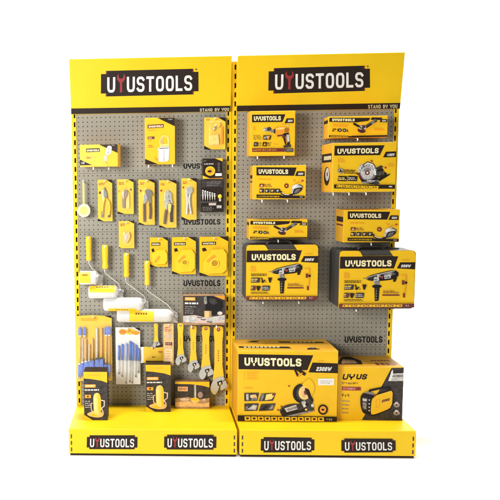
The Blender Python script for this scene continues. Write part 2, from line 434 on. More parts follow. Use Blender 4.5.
    for i, p in enumerate(plates): plate(bf, p, 'logo_plate#%d' % i, 'logo_lettering#%d' % i)
    for o in bf.finish().values(): o.location = ((bx0+bx1)/2, -D-.0003, .002)
    return root

def plate(fc, p, part='logo_plate', lpart='logo_lettering'):
    """black stepped plate with white narrow letters and a red wrench for the second letter; p = x0,y0,x1,y1,drop"""
    x0, y0, x1, y1, dr = p; w = x1-x0; h = y1-y0
    def m(a, b): return (x0+a*w, y0+b*h+dr*a)
    sh = [(.05, 0), (.95, 0), (.95, .12), (1, .12), (1, .88), (.95, .88), (.95, 1), (.05, 1), (.05, .88), (0, .88), (0, .12), (.05, .12)]
    fc.poly(part, [m(*q) for q in sh], DARK)
    if h*fc.crop[2] > 0:
        for a, b in ((.05, .0), (.95, .88), (.05, .88), (.95, .0)):
            ax = (a, a+.012) if a < .5 else (a-.012, a)
            fc.poly(part, [m(ax[0], b), m(ax[1], b), m(ax[1], b+.12), m(ax[0], b+.12)], DRED)
    fc.text(lpart, 'UYUSTOOLS', x0+.065*w, y0+.25*h+dr*.06, x1-.065*w, y1-.15*h+dr*.06, WHITE, sw=.17, gap=.14, wrench=RED, dy=dr*.87)

C1 = (95, 60, 4.545)
def qpx(crop, q): return [((x-crop[0])*crop[2], (y-crop[1])*crop[2]) for x, y in q]
PX = (0, 0, 1)
def logoL(fc):
    plate(fc, (102.4, 70.8, 198.4, 96.2, -1.9), 'logo_plate')
    fc.ell('trademark_dot', 196.2, 69.6, .8, .8, DRED, n=10)
def logoR(fc):
    plate(fc, (269, 68.2, 370.6, 93.6, -3.6), 'logo_plate')
    fc.ell('trademark_dot', 368.3, 65.4, .8, .8, DRED, n=10)

WL, WR = .8977, .9149
stL = stand('left display stand full of hanging hand tools, paint rollers and wrenches', -WL, -.001, -WL, -.008,
      [(70.4, 59), (231.4, 56.5), (229.3, 112), (73, 114)], PX, logoL, (199.5, 108.6, 227.8, 111.6, -.6),
      [(67.8, 430), (236.2, 433), (236.4, 457), (69, 455)], PX, [(86.6, 436.2, 137.4, 449.2, .5), (164, 436.4, 215.6, 449.8, .6)],
      [(90, 173.4), (90, 232), (90, 291), (90, 349)], [])
stR = stand('right display stand holding power tool cartons and moulded tool cases', .001, WR, .024, WR,
      [(237.4, 56), (406, 51), (400, 108.6), (237.4, 112)], PX, logoR, (368.5, 104.6, 397.2, 108.2, -.7),
      [(241, 434.4), (416.5, 431.4), (415, 459.3), (241.5, 457)], PX, [(262.4, 440, 315.8, 453.4, -.3), (342.4, 440, 395.6, 453.4, -.5)],
      [(310, 171), (310, 231.5), (310, 290), (310, 347)], [])

def panel_text(root, u0, v0, u1, v1):
    A = on_y(u0, v1, 0); B = on_y(u1, v0, 0); P, W = lettering('UYUSTOOLS', .2, .10)
    b = MB(); hh = B.z-A.z; ww = B.x-A.x
    for i, (tag, q) in enumerate(P):
        q2 = [(A.x+px/W*ww-root.location.x, -.0006-.0001*(i % 3), A.z+pz*hh) for px, pz in q]
        a = sum(q2[j][0]*q2[(j+1) % 4][2]-q2[(j+1) % 4][0]*q2[j][2] for j in range(4))
        b.poly(q2 if a > 0 else q2[::-1], BLACK)
    b.build('panel_lettering', root)
panel_text(stL, 183.6, 280.2, 220.4, 286.2)
panel_text(stL, 183.6, 163.0, 220.4, 168.8)
panel_text(stL, 183.8, 219.0, 220.4, 224.8)
panel_text(stL, 183.8, 335.6, 220.4, 341.4)
panel_text(stR, 344.6, 336.4, 382.6, 342.6)

# ------------------------------------------------------------------ common print layouts for the power tool cartons
def band(fc, x0, y0, x1, y1, cut, tx0=None, tx1=None, ty0=None, ty1=None, dy=0, m=DARK, ink=CREAM):
    h = y1-y0
    fc.poly('brand_band', [(x0, y0), (x1, y0+dy), (x1-cut, y1+dy), (x0, y1)], m)
    fc.text('brand_lettering', 'UYUSTOOLS', tx0 or x0+h*.25, ty0 or y0+h*.22, tx1 or x1-cut-h*.2, ty1 or y1-h*.2, ink, sw=.24, gap=.11, dy=dy, wide=1.27)
def tab(fc, x0, y0, x1, y1, cut, txt, dy=0):
    fc.poly('model_tab', [(x0+cut, y0), (x1, y0+dy), (x1, y1+dy), (x0, y1)], DARK)
    h = y1-y0; fc.text('model_lettering', txt, x0+cut+(x1-x0)*.10, y0+h*.30, x1-(x1-x0)*.16, y1-h*.22, WHITE, sw=.24, gap=.12, shear=.2, dy=dy*.6)

HG = 'power tool cartons hanging on the right stand'
# drill carton
K = (240, 100, 7.143)
fc = carton('drill_carton', 'squarish yellow cordless drill carton at the top left of the right stand', 'carton', K, [(72, 78), (397, 78), (392, 397), (70, 400)], .11, yaw=1.5, gap=.008, group=HG)
band(fc, 85, 103, 325, 157, 22); tab(fc, 318, 132, 385, 166, 16, '380W')
fc.dashes('printed_text', 92, 185, 112, 215, Y_ORNG, 4, 2)
T = 'tool_picture'
fc.ell(T, 192, 210, 30, 14, GREYP, -4); fc.ell(T, 208, 207, 16, 15, CHAR); fc.ell(T, 172, 212, 9, 9, LGREY)
fc.poly(T, [(238, 214), (250, 198), (272, 190), (330, 190), (350, 200), (352, 228), (334, 242), (268, 250), (246, 240)], Y_ORNG)
fc.poly(T, [(252, 206), (276, 196), (322, 196), (318, 206), (270, 214)], Y_PALE); fc.poly(T, [(236, 212), (252, 204), (254, 240), (238, 236)], CHAR); fc.poly(T, [(212, 216), (240, 210), (240, 234), (214, 230)], GREYP)
for q in range(5): fc.rect(T, 318+q*6, 200, 321+q*6, 232, DARK, 3)
fc.poly(T, [(300, 240), (350, 232), (352, 262), (358, 318), (328, 332), (316, 300)], DARK); fc.poly(T, [(330, 250), (350, 246), (353, 296), (338, 304)], LGREY); fc.line(T, [(326, 262), (334, 318)], 4, Y_ORNG); fc.poly(T, [(308, 326), (362, 316), (364, 336), (314, 342)], CHAR)
fc.ell(T, 310, 262, 10, 12, DRED); fc.poly(T, [(262, 252), (300, 246), (304, 256), (268, 262)], DRED); fc.ell(T, 340, 184, 8, 5, PINK); fc.dashes('printed_text', 296, 168, 340, 180, Y_ORNG, 2, 7)
fc.dashes('printed_text', 95, 248, 155, 284, DRED, 3, 3, .8); fc.rect('printed_text', 160, 252, 215, 283, DARK, 6); fc.ell('printed_text', 178, 268, 12, 9, GREYP); fc.poly('printed_text', [(190, 258), (212, 256), (206, 278), (194, 280)], Y_ORNG); fc.line('printed_text', [(164, 280), (188, 260), (200, 262)], 4, LGREY)
fc.rect('printed_text', 95, 300, 122, 330, DARK, 4); fc.dashes('printed_text', 126, 301, 154, 330, DARK, 2, 4, .85); fc.rect('printed_text', 158, 300, 186, 330, DARK, 4); fc.dashes('printed_text', 190, 301, 222, 330, DARK, 2, 6, .85); fc.ell('printed_text', 110, 316, 9, 8, GREYP); fc.poly('printed_text', [(164, 326), (176, 304), (182, 322)], Y_ORNG); fc.dashes('printed_text', 235, 308, 270, 320, Y_ORNG, 1, 5)
fc.rect('icon_strip', 85, 344, 320, 370, DRED); fc.dashes('icon_strip', 92, 350, 312, 364, Y_ORNG, 1, 8, .8); fc.rect('icon_strip', 324, 344, 377, 372, DARK); fc.icons('icon_strip', 327, 348, 375, 368, 4, GREYP, DARK)
fc.finish(); box_hooks(fc, ('left', 'right'), (.17, .76), '%s hook under the cordless drill carton')

# planer / jigsaw style cartons share the layout; reference taken from the lower one
def planer_art(fc, ref):
    fc.q = [Vector(p) for p in ref]
    band(fc, 125, 92, 362, 136, 16, 138, 312, 103, 127, dy=0); tab(fc, 352, 112, 409, 137, 12, '600W')
    fc.dashes('printed_text', 140, 150, 230, 162, Y_ORNG, 1, 12)
    fc.rect('printed_text', 140, 180, 166, 198, DRED, 3); fc.poly('printed_text', [(144, 196), (156, 183), (163, 194)], PEACH); fc.dashes('printed_text', 170, 180, 216, 198, DRED, 2, 13, .85)
    for q, x in enumerate((140, 172, 204, 234)): fc.rect('printed_text', x, 206, x+27, 228, DARK, 3); fc.ell('printed_text', x+9+q*2, 217, 6, 6, LGREY if q % 2 else PEACH); fc.line('printed_text', [(x+12, 226), (x+24, 210)], 3, GREYP)
    T = 'tool_picture'
    fc.ell(T, 301, 190, 13, 13, DRED); fc.ell(T, 301, 190, 5, 5, Y_ORNG)
    fc.poly(T, [(330, 205), (338, 185), (372, 178), (398, 190), (392, 215), (362, 236), (332, 240)], LGREY)
    fc.poly(T, [(338, 222), (350, 203), (394, 196), (392, 214), (366, 232), (340, 238)], DARK); fc.poly(T, [(346, 224), (356, 210), (386, 204), (376, 220), (350, 232)], GREYP)
    for q in range(6): fc.line(T, [(350+q*7, 228-q*2.4), (354+q*7, 212-q*1.2)], 2, BLACK)
    fc.poly(T, [(334, 204), (342, 188), (366, 182), (360, 192), (344, 206)], WHITE); fc.line(T, [(372, 181), (396, 192), (391, 212)], 4, CHAR); fc.line(T, [(352, 176), (380, 166), (392, 172)], 4, Y_ORNG)
    fc.line(T, [(268, 228), (290, 240), (318, 241), (340, 234)], 9, DARK); fc.line(T, [(272, 226), (292, 237), (316, 238)], 3, WHITE)
    fc.ell(T, 345, 160, 6, 5, Y_ORNG); fc.ell(T, 395, 162, 6, 5, REDP); fc.ell(T, 268, 222, 6, 6, DARK)
    fc.rect('icon_strip', 124, 238, 270, 256, DARK); fc.dashes('icon_strip', 132, 243, 264, 252, Y_CART, 1, 15, .8); fc.rect('icon_strip', 270, 242, 408, 257, DARK); fc.dashes('icon_strip', 380, 245, 402, 253, LGREY, 1, 16)
def side_stripes(fc, zs):
    """print on the left end of a carton"""
    b = MB(); d = fc.depth; x = -fc.w/2-.0006
    for z0, z1, m in zs: b.poly([(x, .008, z0*fc.h), (x, .008, z1*fc.h), (x, d-.02, z1*fc.h), (x, d-.02, z0*fc.h)][::-1], m)
    b.build('end_print', fc.root)
REF_PL = [(103, 84), (418, 78), (415, 260), (100, 265)]
K = (240, 150, 6.25)
fc = carton('planer_carton', 'wide yellow carton hanging directly below the cordless drill carton', 'carton', K, [(80, 98), (412, 93), (410, 305), (78, 311)], .13, yaw=-1.5, gap=.008, group=HG)
planer_art(fc, REF_PL); fc.finish(); side_stripes(fc, ((.62, .72, DARK), (.5, .55, DRED))); box_hooks(fc, ('left', 'right'), (.18, .66), '%s hook under the wide planer carton below the drill carton')
K = (325, 195, 5.555)
fc = carton('planer_carton', 'wide yellow carton between the circular saw carton and the right tool case', 'carton', K, REF_PL, .15, yaw=1.2, gap=.008, group=HG)
planer_art(fc, REF_PL); fc.finish(); side_stripes(fc, ((.62, .78, DARK), (.5, .55, DRED))); box_hooks(fc, ('middle',), (.5,), '%s hook under the planer carton below the circular saw carton')

# angle grinder cartons
def grinder_art(fc, ref):
    fc.q = [Vector(p) for p in ref]
    fc.poly('brand_band', [(96, 92), (300, 88), (290, 103), (232, 112), (96, 113)], DARK)
    fc.text('brand_lettering', 'UYUSTOOLS', 110, 96, 222, 109, CREAM, sw=.25, gap=.1, dy=-2)
    tab(fc, 345, 93, 383, 108, 8, '820W')
    fc.rect('brand_band', 300, 86, 352, 98, DARK, 6)
    T = 'tool_picture'
    fc.line(T, [(272, 138), (300, 118), (330, 98)], 15, DARK); fc.poly(T, [(300, 112), (322, 94), (332, 97), (312, 122)], GREYP)
    fc.line(T, [(216, 118), (232, 126), (248, 134)], 11, DARK); fc.ell(T, 262, 138, 19, 15, LGREY, -20); fc.ell(T, 268, 132, 12, 8, REDP); fc.ell(T, 258, 152, 20, 12, DRED, 10); fc.ell(T, 254, 141, 8, 6, WHITE)
    fc.line(T, [(278, 132), (302, 112), (322, 98)], 3, GREYP)
    for q in range(4): fc.line(T, [(298+q*6, 122-q*5), (304+q*6, 116-q*5)], 2, BLACK)
    fc.ell(T, 258, 152, 9, 5, CHAR); fc.line(T, [(240, 150), (256, 160), (276, 156)], 3, DARK); fc.poly(T, [(244, 132), (262, 124), (276, 130), (272, 142), (250, 144)], CHAR); fc.ell(T, 256, 133, 5, 4, LGREY)
    fc.dashes('printed_text', 112, 122, 190, 138, Y_ORNG, 2, 22); fc.dashes('printed_text', 112, 146, 142, 162, DARK, 1, 23, .95)
    for x in (150, 172): fc.ell('printed_text', x, 154, 9, 9, DARK); fc.ell('printed_text', x, 154, 4, 4, LGREY)
    fc.dashes('printed_text', 184, 148, 200, 162, DARK, 1, 24, .9); fc.dashes('printed_text', 320, 135, 375, 150, Y_ORNG, 2, 25)
    fc.rect('icon_strip', 97, 182, 210, 192, DARK); fc.dashes('icon_strip', 104, 184, 200, 190, Y_CART, 1, 26); fc.poly('icon_strip', [(210, 180), (386, 170), (386, 178), (210, 191)], DARK)
REF_GR = [(90, 86), (385, 75), (388, 180), (93, 197)]
K = (310, 100, 5)
fc = carton('grinder_carton', 'long narrow yellow angle grinder carton at the top right of the right stand', 'carton', K, REF_GR, .12, yaw=-1.6, gap=.008, group=HG)
grinder_art(fc, REF_GR); fc.finish(); side_stripes(fc, ((.7, .85, DARK),)); box_hooks(fc, ('middle',), (.5,), '%s hook under the angle grinder carton above the saw carton')
K = (240, 215, 7.143)
fc = carton('grinder_carton', 'narrow yellow carton tucked just above the left tool case', 'carton', K, [(66, 33), (483, 30), (480, 170), (66, 176)], .11, group=HG)
grinder_art(fc, REF_GR); fc.finish(); side_stripes(fc, ((.7, .85, DARK),)); box_hooks(fc, ('middle',), (.5,), '%s hook under the narrow carton above the left tool case')

# circular saw carton
K = (310, 135, 5)
fc = carton('saw_carton', 'large yellow circular saw carton with a broad left end showing', 'carton', K, [(110, 43), (424, 34), (434, 277), (114, 292)], .24, group=HG)
band(fc, 119, 57, 366, 106, 20, 134, 338, 71, 97, dy=-7)
tab(fc, 362, 82, 427, 110, 12, '1400W', -3)
T = 'tool_picture'
fc.dashes('printed_text', 136, 118, 176, 142, Y_ORNG, 3, 32)
fc.ell(T, 296, 196, 52, 46, DARK); fc.ell(T, 290, 190, 42, 40, GREYP); fc.ell(T, 288, 188, 33, 33, LGREY); fc.ell(T, 288, 188, 12, 12, DRED); fc.ell(T, 288, 188, 5, 5, WHITE)
fc.poly(T, [(238, 182), (246, 152), (268, 140), (260, 162), (252, 190)], LGREY); fc.poly(T, [(262, 152), (285, 132), (315, 140), (340, 172), (342, 196), (322, 200), (318, 172), (298, 152)], WHITE)
fc.poly(T, [(330, 170), (362, 160), (372, 182), (386, 186), (384, 204), (350, 212), (334, 200)], DARK); fc.poly(T, [(255, 214), (300, 236), (346, 214), (392, 192), (404, 188), (398, 198), (345, 232), (330, 246), (262, 240)], BLACK)
fc.ell(T, 288, 188, 24, 24, GREYP, a0=200, a1=330)
for q in range(18): a = R(20*q+15); fc.line(T, [(290+40*math.cos(a), 190+38*math.sin(a)), (290+45*math.cos(a+.1), 190+43*math.sin(a+.1))], 3, BLACK)
fc.line(T, [(262, 152), (285, 134), (313, 142), (336, 172)], 4, CHAR); fc.line(T, [(268, 160), (288, 145), (306, 152), (318, 174)], 3, GREYP)
for q in range(5): fc.line(T, [(342+q*7, 200-q), (338+q*7, 182-q)], 2.5, GREYP)
fc.poly(T, [(322, 168), (352, 150), (366, 156), (340, 172)], CHAR); fc.poly(T, [(262, 234), (346, 222), (350, 232), (268, 244)], GREYP); fc.dashes(T, 290, 224, 330, 232, WHITE, 1, 37)
fc.line(T, [(232, 190), (246, 200), (262, 216)], 8, DRED); fc.poly(T, [(312, 232), (340, 226), (352, 242), (330, 246)], CHAR)
fc.ell(T, 305, 129, 5, 5, REDP); fc.ell(T, 376, 160, 5, 5, REDP); fc.dashes('printed_text', 390, 140, 420, 156, Y_ORNG, 2, 33)
fc.ell('printed_text', 152, 182, 14, 14, GREYP); fc.ell('printed_text', 152, 182, 9, 9, PEACH); fc.poly('printed_text', [(144, 190), (152, 172), (162, 186)], DARK)
fc.rect('printed_text', 140, 208, 184, 234, DARK, 3); fc.rect('printed_text', 190, 206, 236, 232, DARK, 3); fc.dashes('printed_text', 144, 214, 182, 230, Y_PALE, 2, 34); fc.dashes('printed_text', 194, 212, 232, 228, LGREY, 2, 35)
fc.rect('printed_text', 140, 150, 142, 166, DARK); fc.dashes('printed_text', 168, 174, 232, 196, DARK, 3, 38, .6)
fc.poly('icon_strip', [(122, 252), (430, 243), (430, 263), (122, 272)], DARK); fc.icons('icon_strip', 132, 253, 345, 266, 11, Y_CART, DARK, 4); fc.dashes('icon_strip', 398, 248, 420, 258, LGREY, 1, 36)
fc.finish()
b = MB(); d = fc.depth; x = -fc.w/2-.0006; h = fc.h
def sidepoly(P, m): 
    global x
    x -= .00008; b.poly([(x, yy, zz) for yy, zz in P], m)
sidepoly([(.02, .62*h), (.02, .80*h), (d-.01, .80*h), (d-.01, .62*h)], DARK)
for i in range(6): sidepoly([(.03+i*.026, .67*h), (.03+i*.026, .75*h), (.048+i*.026, .75*h), (.048+i*.026, .67*h)], CREAM)
c0 = (.11, .33*h)
sidepoly([(c0[0]+.06*math.cos(a), c0[1]+.05*math.sin(a)) for a in [R(20*k) for k in range(18)]], DARK)
sidepoly([(c0[0]-.01+.04*math.cos(a), c0[1]+.01+.035*math.sin(a)) for a in [R(20*k) for k in range(18)]], LGREY)
sidepoly([(c0[0]-.01+.014*math.cos(a), c0[1]+.01+.012*math.sin(a)) for a in [R(30*k) for k in range(12)]], DRED)
b.build('end_print', fc.root)
box_hooks(fc, ('left', 'middle', 'right'), (.02, .27, .54), '%s hook under the circular saw carton')

# ------------------------------------------------------------------ moulded tool cases
def tool_case(label, short, crop, quad, depth, ref):
    fc = item('tool_case', label, 'tool case', crop, quad, depth+.006, group='moulded tool cases on the right stand')
    w, h = fc.w, fc.h; root = fc.root
    b = MB(); e = .014; zt = h*1.0
    out = rrect(-w/2-.002, w/2+.004, -.004, zt, .022, 4)
    b.prism(out, .006, depth*.47, PLBLK); b.prism(out, depth*.53, depth, PLBLK); b.prism(rrect(-w/2+.002, w/2, 0, zt-.004, .02, 4), depth*.47, depth*.53, BLACK)
    b.build('case_shell', root, bevel=.005)
    # handle in the notch of the lid
    hb = MB(); x0, x1 = -w*.19, w*.17
    hb.tube([(x0, depth*.5, zt-.012), (x0+.006, depth*.5, zt+.006), (x0+.02, depth*.5, zt+.014), (x1-.02, depth*.5, zt+.014), (x1-.006, depth*.5, zt+.006), (x1, depth*.5, zt-.012)], .009, PLBLK, 10); hb.build('handle', root)
    for lx in (-w*.31, w*.3):
        lb = MB(); lb.box(lx-.017, lx+.017, depth*.36, depth*.64, zt-.006, zt+.006, CHAR); lb.build('latch', root, bevel=.002)
    # yellow sleeve face with the notch for the handle
    fc.q = [Vector(p) for p in ref]
    S = MB()
    X = lambda px, py: fc.loc(px, py)
    face = [X(74, 362), X(446, 362), X(450, 100), X(446, 86), X(436, 79), X(322, 79), X(338, 104), X(184, 104), X(172, 84), X(162, 79), X(84, 79), X(72, 84), X(69, 96)]
    S.prism(face, .0, .008, Y_CART); S.build('front_label', root, bevel=.001)
    fc.poly('brand_band', [(71, 107), (364, 107), (344, 167), (71, 167)], DARK)
    fc.poly('brand_band', [(184, 104.5), (337, 104.5), (343, 107), (182, 107)], DARK)
    fc.text('brand_lettering', 'UYUSTOOLS', 98, 126, 331, 157, CREAM, sw=.24, gap=.11, wide=1.27)
    fc.poly('model_tab', [(374, 137), (449, 137), (448, 172), (358, 167)], DARK); fc.text('model_lettering', '800W', 378, 148, 426, 162, WHITE, sw=.26, gap=.12, shear=.25)
    fc.dashes('printed_text', 380, 122, 430, 130, Y_ORNG, 1, 42); fc.dashes('printed_text', 94, 184, 128, 216, Y_ORNG, 4, 43)
    T = 'tool_picture'
    fc.poly(T, [(205, 214), (222, 202), (258, 192), (292, 184), (345, 174), (362, 182), (360, 212), (330, 224), (290, 228), (258, 230), (228, 228), (208, 224)], DARK)
    fc.poly(T, [(262, 196), (296, 190), (330, 182), (352, 190), (350, 200), (296, 208), (262, 210)], GREYP); fc.poly(T, [(222, 206), (254, 200), (254, 222), (224, 222)], CHAR); fc.poly(T, [(296, 202), (328, 196), (328, 216), (298, 220)], LGREY)
    fc.ell(T, 252, 226, 10, 18, LGREY); fc.rect(T, 248, 228, 272, 258, GREYP); fc.ell(T, 260, 256, 24, 9, BLACK); fc.poly(T, [(248, 262), (274, 262), (270, 328), (252, 330)], DARK); fc.poly(T, [(254, 268), (262, 268), (260, 322), (256, 322)], GREYP)
    fc.line(T, [(216, 210), (256, 198), (300, 188), (348, 178)], 3, LGREY); fc.line(T, [(226, 222), (290, 222), (334, 216)], 3, BLACK)
    for q in range(6): fc.line(T, [(334+q*4, 214-q), (337+q*4, 186-q)], 2, BLACK)
    fc.poly(T, [(258, 196), (268, 194), (270, 226), (260, 228)], LGREY); fc.poly(T, [(276, 198), (292, 195), (292, 224), (278, 225)], BLACK); fc.ell(T, 284, 210, 6, 6, REDP); fc.dashes(T, 300, 206, 326, 214, CHAR, 1, 50); fc.poly(T, [(206, 214), (214, 209), (216, 221), (208, 221)], GREYP); fc.line(T, [(190, 216), (207, 216)], 4, GREYP)
    for q in range(4): fc.rect(T, 251, 270+q*13, 271, 275+q*13, BLACK)
    fc.poly(T, [(340, 214), (360, 210), (352, 232), (340, 234)], DARK); fc.ell(T, 362, 196, 4, 12, BLACK)
    fc.line(T, [(378, 202), (404, 200), (402, 262), (396, 306)], 5, Y_ORNG); fc.rect(T, 384, 226, 396, 248, DRED); fc.ell(T, 404, 238, 6, 7, DARK); fc.rect(T, 390, 290, 400, 312, DRED); fc.rect(T, 288, 296, 372, 303, DRED)
    for i, (xa, ya, xb, yb) in enumerate(((96, 246, 142, 272), (96, 288, 120, 312))): fc.rect('printed_text', xa, ya, xb, yb, CHAR, 3); fc.dashes('printed_text', xa+3, ya+4, xb-3, yb-4, Y_PALE, 2, 44+i)
    fc.line('printed_text', [(152, 246), (158, 270), (170, 258)], 6, DARK); fc.dashes('printed_text', 150, 262, 184, 273, DARK, 1, 46, .8); fc.poly('printed_text', [(186, 246), (208, 246), (200, 272), (192, 272)], DARK)
    fc.ell('printed_text', 115, 300, 9, 8, DRED); fc.poly('printed_text', [(126, 288), (150, 290), (140, 314), (130, 312)], DARK); fc.rect('printed_text', 154, 288, 194, 313, CHAR, 3); fc.dashes('printed_text', 157, 293, 192, 309, LGREY, 2, 48)
    fc.dashes('printed_text', 96, 224, 200, 238, DARK, 2, 47, .55); fc.dashes('printed_text', 290, 276, 370, 290, DRED, 2, 57, .5); fc.dashes('printed_text', 96, 318, 196, 330, DARK, 2, 58, .5)
    fc.rect('icon_strip', 73, 342, 447, 362, DRED); fc.icons('icon_strip', 88, 346, 385, 358, 10, Y_CART, DRED, 4); fc.dashes('icon_strip', 402, 347, 424, 357, LGREY, 1, 49, .9)
    fc.finish()
    for nme, s in (('left', .25), ('right', .75)):
        hook('%s hook under %s' % (nme, short), fc.loc3.x+(s-.5)*w, fc.loc3.z-.0066, depth-.01)
REF_CS = [(66, 78), (452, 78), (446, 366), (72, 366)]
tool_case('black hammer drill case with yellow face on the left side of the right stand', 'the tool case nearer the stands\' seam', (235, 235, 5.555), [(60, 52), (462, 56), (460, 362), (60, 366)], .13, REF_CS)
tool_case('black hammer drill case with yellow face overhanging the right edge of the stand', 'the tool case overhanging the right edge', (325, 235, 5), REF_CS, .19, REF_CS)

# ------------------------------------------------------------------ cartons standing on the right shelf
K = (225, 325, 4.167)
fc = carton('cutoff_saw_carton', 'biggest yellow carton, picturing a cut-off saw, standing on the right shelf', 'carton', K, [(55, 110), (470, 106), (468, 406), (50, 402)], .36, shelf=SH+.0005)
band(fc, 57, 123, 367, 185, 24, 82, 318, 137, 170, dy=2)
fc.poly('model_tab', [(364, 155), (471, 158), (470, 199), (348, 196)], DARK); fc.text('model_lettering', '2380W', 378, 173, 440, 190, WHITE, sw=.24, gap=.1, shear=.3)
fc.dashes('printed_text', 385, 145, 420, 152, Y_ORNG, 1, 51)
fc.rect('price_sticker', 388, 221, 454, 249, WHITE); fc.dashes('price_sticker', 396, 228, 446, 244, LGREY, 2, 52)
for yy in range(5): fc.rect('printed_text', 80, 196+yy*7, 84, 199+yy*7, Y_ORNG)
fc.dashes('printed_text', 92, 192, 150, 228, Y_ORNG, 5, 53, .25); fc.rect('printed_text', 80, 260, 115, 263, Y_ORNG)
T = 'tool_picture'
def cell(P, ops):
    fc.poly('inset_pictures', P, CHAR)
    for q, m in ops: fc.poly('inset_pictures', q, m)
cell([(80, 282), (142, 281), (134, 314), (80, 316)], [([(88, 286), (98, 286), (98, 312), (88, 312)], LGREY), ([(106, 290), (128, 288), (134, 300), (118, 306), (104, 300)], PEACH), ([(112, 303), (134, 300), (132, 311), (108, 313)], GREYP)])
cell([(152, 284), (212, 282), (200, 314), (140, 316)], [([(152, 286), (164, 285), (156, 314), (146, 314)], GREYP), ([(172, 288), (200, 284), (206, 292), (194, 308), (166, 312)], Y_PALE), ([(196, 283), (210, 282), (206, 292), (198, 294)], DRED)])
cell([(80, 326), (140, 325), (134, 355), (80, 357)], [([(92, 350), (118, 330), (134, 334), (128, 352)], LGREY), ([(84, 340), (96, 336), (92, 350), (84, 354)], GREYP)])
cell([(150, 328), (211, 325), (200, 354), (140, 357)], [([(146, 352), (172, 332), (180, 336), (166, 352)], BLACK), ([(182, 350), (196, 330), (206, 334), (198, 350)], GREYP)])
# cut-off saw picture
def Z(x, y): return ((270-225+x/7.69)*4.167, (365-325+y/7.69)*4.167)
def zp(P, m): fc.poly(T, [Z(*p) for p in P], m)
def ze(cx, cy, rx, ry, m, **k):
    c = Z(cx, cy); s = 4.167/7.69; fc.ell(T, c[0], c[1], rx*s, ry*s, m, **k)
zp([(68, 345), (115, 305), (210, 290), (340, 330), (345, 352), (105, 412)], CHAR); zp([(78, 350), (118, 318), (212, 300), (330, 336), (338, 346), (110, 398)], DARK); zp([(108, 392), (340, 342), (342, 352), (106, 412)], GREYP)
zp([(110, 330), (210, 300), (222, 335), (130, 360)], LGREY); zp([(125, 336), (205, 312), (212, 326), (138, 350)], GREYP); zp([(200, 298), (245, 290), (262, 330), (220, 350)], CHAR)
ze(245, 215, 70, 76, BLACK); ze(258, 212, 56, 64, CHAR); ze(266, 210, 46, 54, Y_PALE); ze(270, 208, 36, 44, PEACH); ze(276, 206, 16, 20, DRED)
zp([(222, 130), (300, 170), (330, 250), (268, 160)], Y_CART); zp([(240, 150), (300, 90), (345, 150), (335, 220), (300, 210), (286, 170)], Y_CART); zp([(262, 170), (300, 180), (318, 235), (338, 270), (320, 290), (296, 250), (276, 200)], DARK)
zp([(272, 262), (318, 252), (345, 348), (290, 352), (262, 310)], CHAR); zp([(240, 282), (268, 268), (286, 310), (262, 326)], LGREY); ze(285, 300, 14, 12, BLACK); ze(278, 340, 9, 8, Y_PALE); ze(328, 308, 12, 14, LGREY)
fc.line(T, [Z(185, 20), Z(200, 52), Z(214, 84)], 8, DARK); fc.line(T, [Z(205, 22), Z(238, 48), Z(270, 70)], 13, DARK); fc.line(T, [Z(214, 84), Z(238, 62), Z(250, 58)], 4, Y_ORNG)
ze(146, 158, 7, 6, DRED); ze(62, 342, 8, 6, DRED); ze(88, 316, 7, 7, DRED)
ze(408, 340, 38, 40, DARK); ze(408, 340, 25, 27, Y_ORNG); ze(408, 340, 12, 8, DARK)
fc.poly('icon_strip', [(50, 374), (467, 381), (467, 402), (50, 398)], DARK)
for i in range(12):
    x0 = 80+i*28; yy = 379+i*.35; fc.poly('icon_strip', [(x0, yy), (x0+24, yy), (x0+26, yy+17), (x0+1, yy+17)], Y_CART); fc.poly('icon_strip', [(x0+6, yy+4), (x0+18, yy+4), (x0+19, yy+10), (x0+12, yy+13), (x0+7, yy+10)], DARK)
fc.dashes('icon_strip', 424, 388, 450, 397, LGREY, 1, 54, .9)
fc.finish()
# print on the top of the carton
b = MB(); w = fc.w; d = fc.depth; h = fc.h+.0006
def toppoly(P, m, o=[0]):
    o[0] += .00008; b.poly([((a-.5)*w, c*d, h+o[0]) for a, c in P], m)
toppoly([(.03, .24), (.56, .20), (.54, .34), (.03, .38)], DARK); toppoly([(.48, .70), (.94, .66), (.95, .76), (.47, .80)], DARK)
for i in range(9): toppoly([(.08+i*.042, .27), (.108+i*.042, .27), (.108+i*.042, .33), (.08+i*.042, .33)], CREAM)
for i in range(6): toppoly([(.60+i*.045, .70), (.63+i*.045, .70), (.63+i*.045, .75), (.60+i*.045, .75)], CREAM)
toppoly([(.13, .74), (.27, .70), (.22, .80)], DARK); toppoly([(.16, .84), (.24, .78), (.30, .86)], CHAR); toppoly([(.70, .10), (.84, .12), (.78, .24), (.72, .20)], DARK); toppoly([(.73, .24), (.78, .18), (.81, .28)], GREYP)
b.build('top_print', fc.root)

K = (335, 350, 7.143)
fc = carton('welder_carton', 'yellow and charcoal welding machine carton right of the biggest carton', 'carton', K, [(18, 122), (492, 122), (482, 495), (18, 512)], .26, shelf=SH+.0005)
fc.poly('dark_corner', [(402, 128), (491, 126), (483, 494), (195, 502), (330, 262)], CHAR)
fc.text('brand_lettering', 'UY', 48, 172, 132, 214, BLACK, sw=.24, gap=.1, shear=.25, wide=1.5); fc.text('brand_lettering', 'US', 146, 172, 222, 210, BLACK, sw=.24, gap=.1, shear=.25, wide=1.4)
fc.dashes('printed_text', 48, 231, 188, 247, DRED, 1, 61, .8); fc.rect('red_banner', 48, 264, 184, 290, REDP); fc.dashes('red_banner', 60, 270, 140, 284, PINK, 1, 62, .9); fc.poly('red_banner', [(155, 268), (180, 266), (172, 286), (150, 288)], DRED)
fc.dashes('printed_text', 50, 316, 120, 336, DARK, 1, 63, .85)
for i in range(4): fc.dashes('printed_text', 50, 362+i*28, 112, 374+i*28, GREYP, 1, 64+i, .5)
T = 'tool_picture'
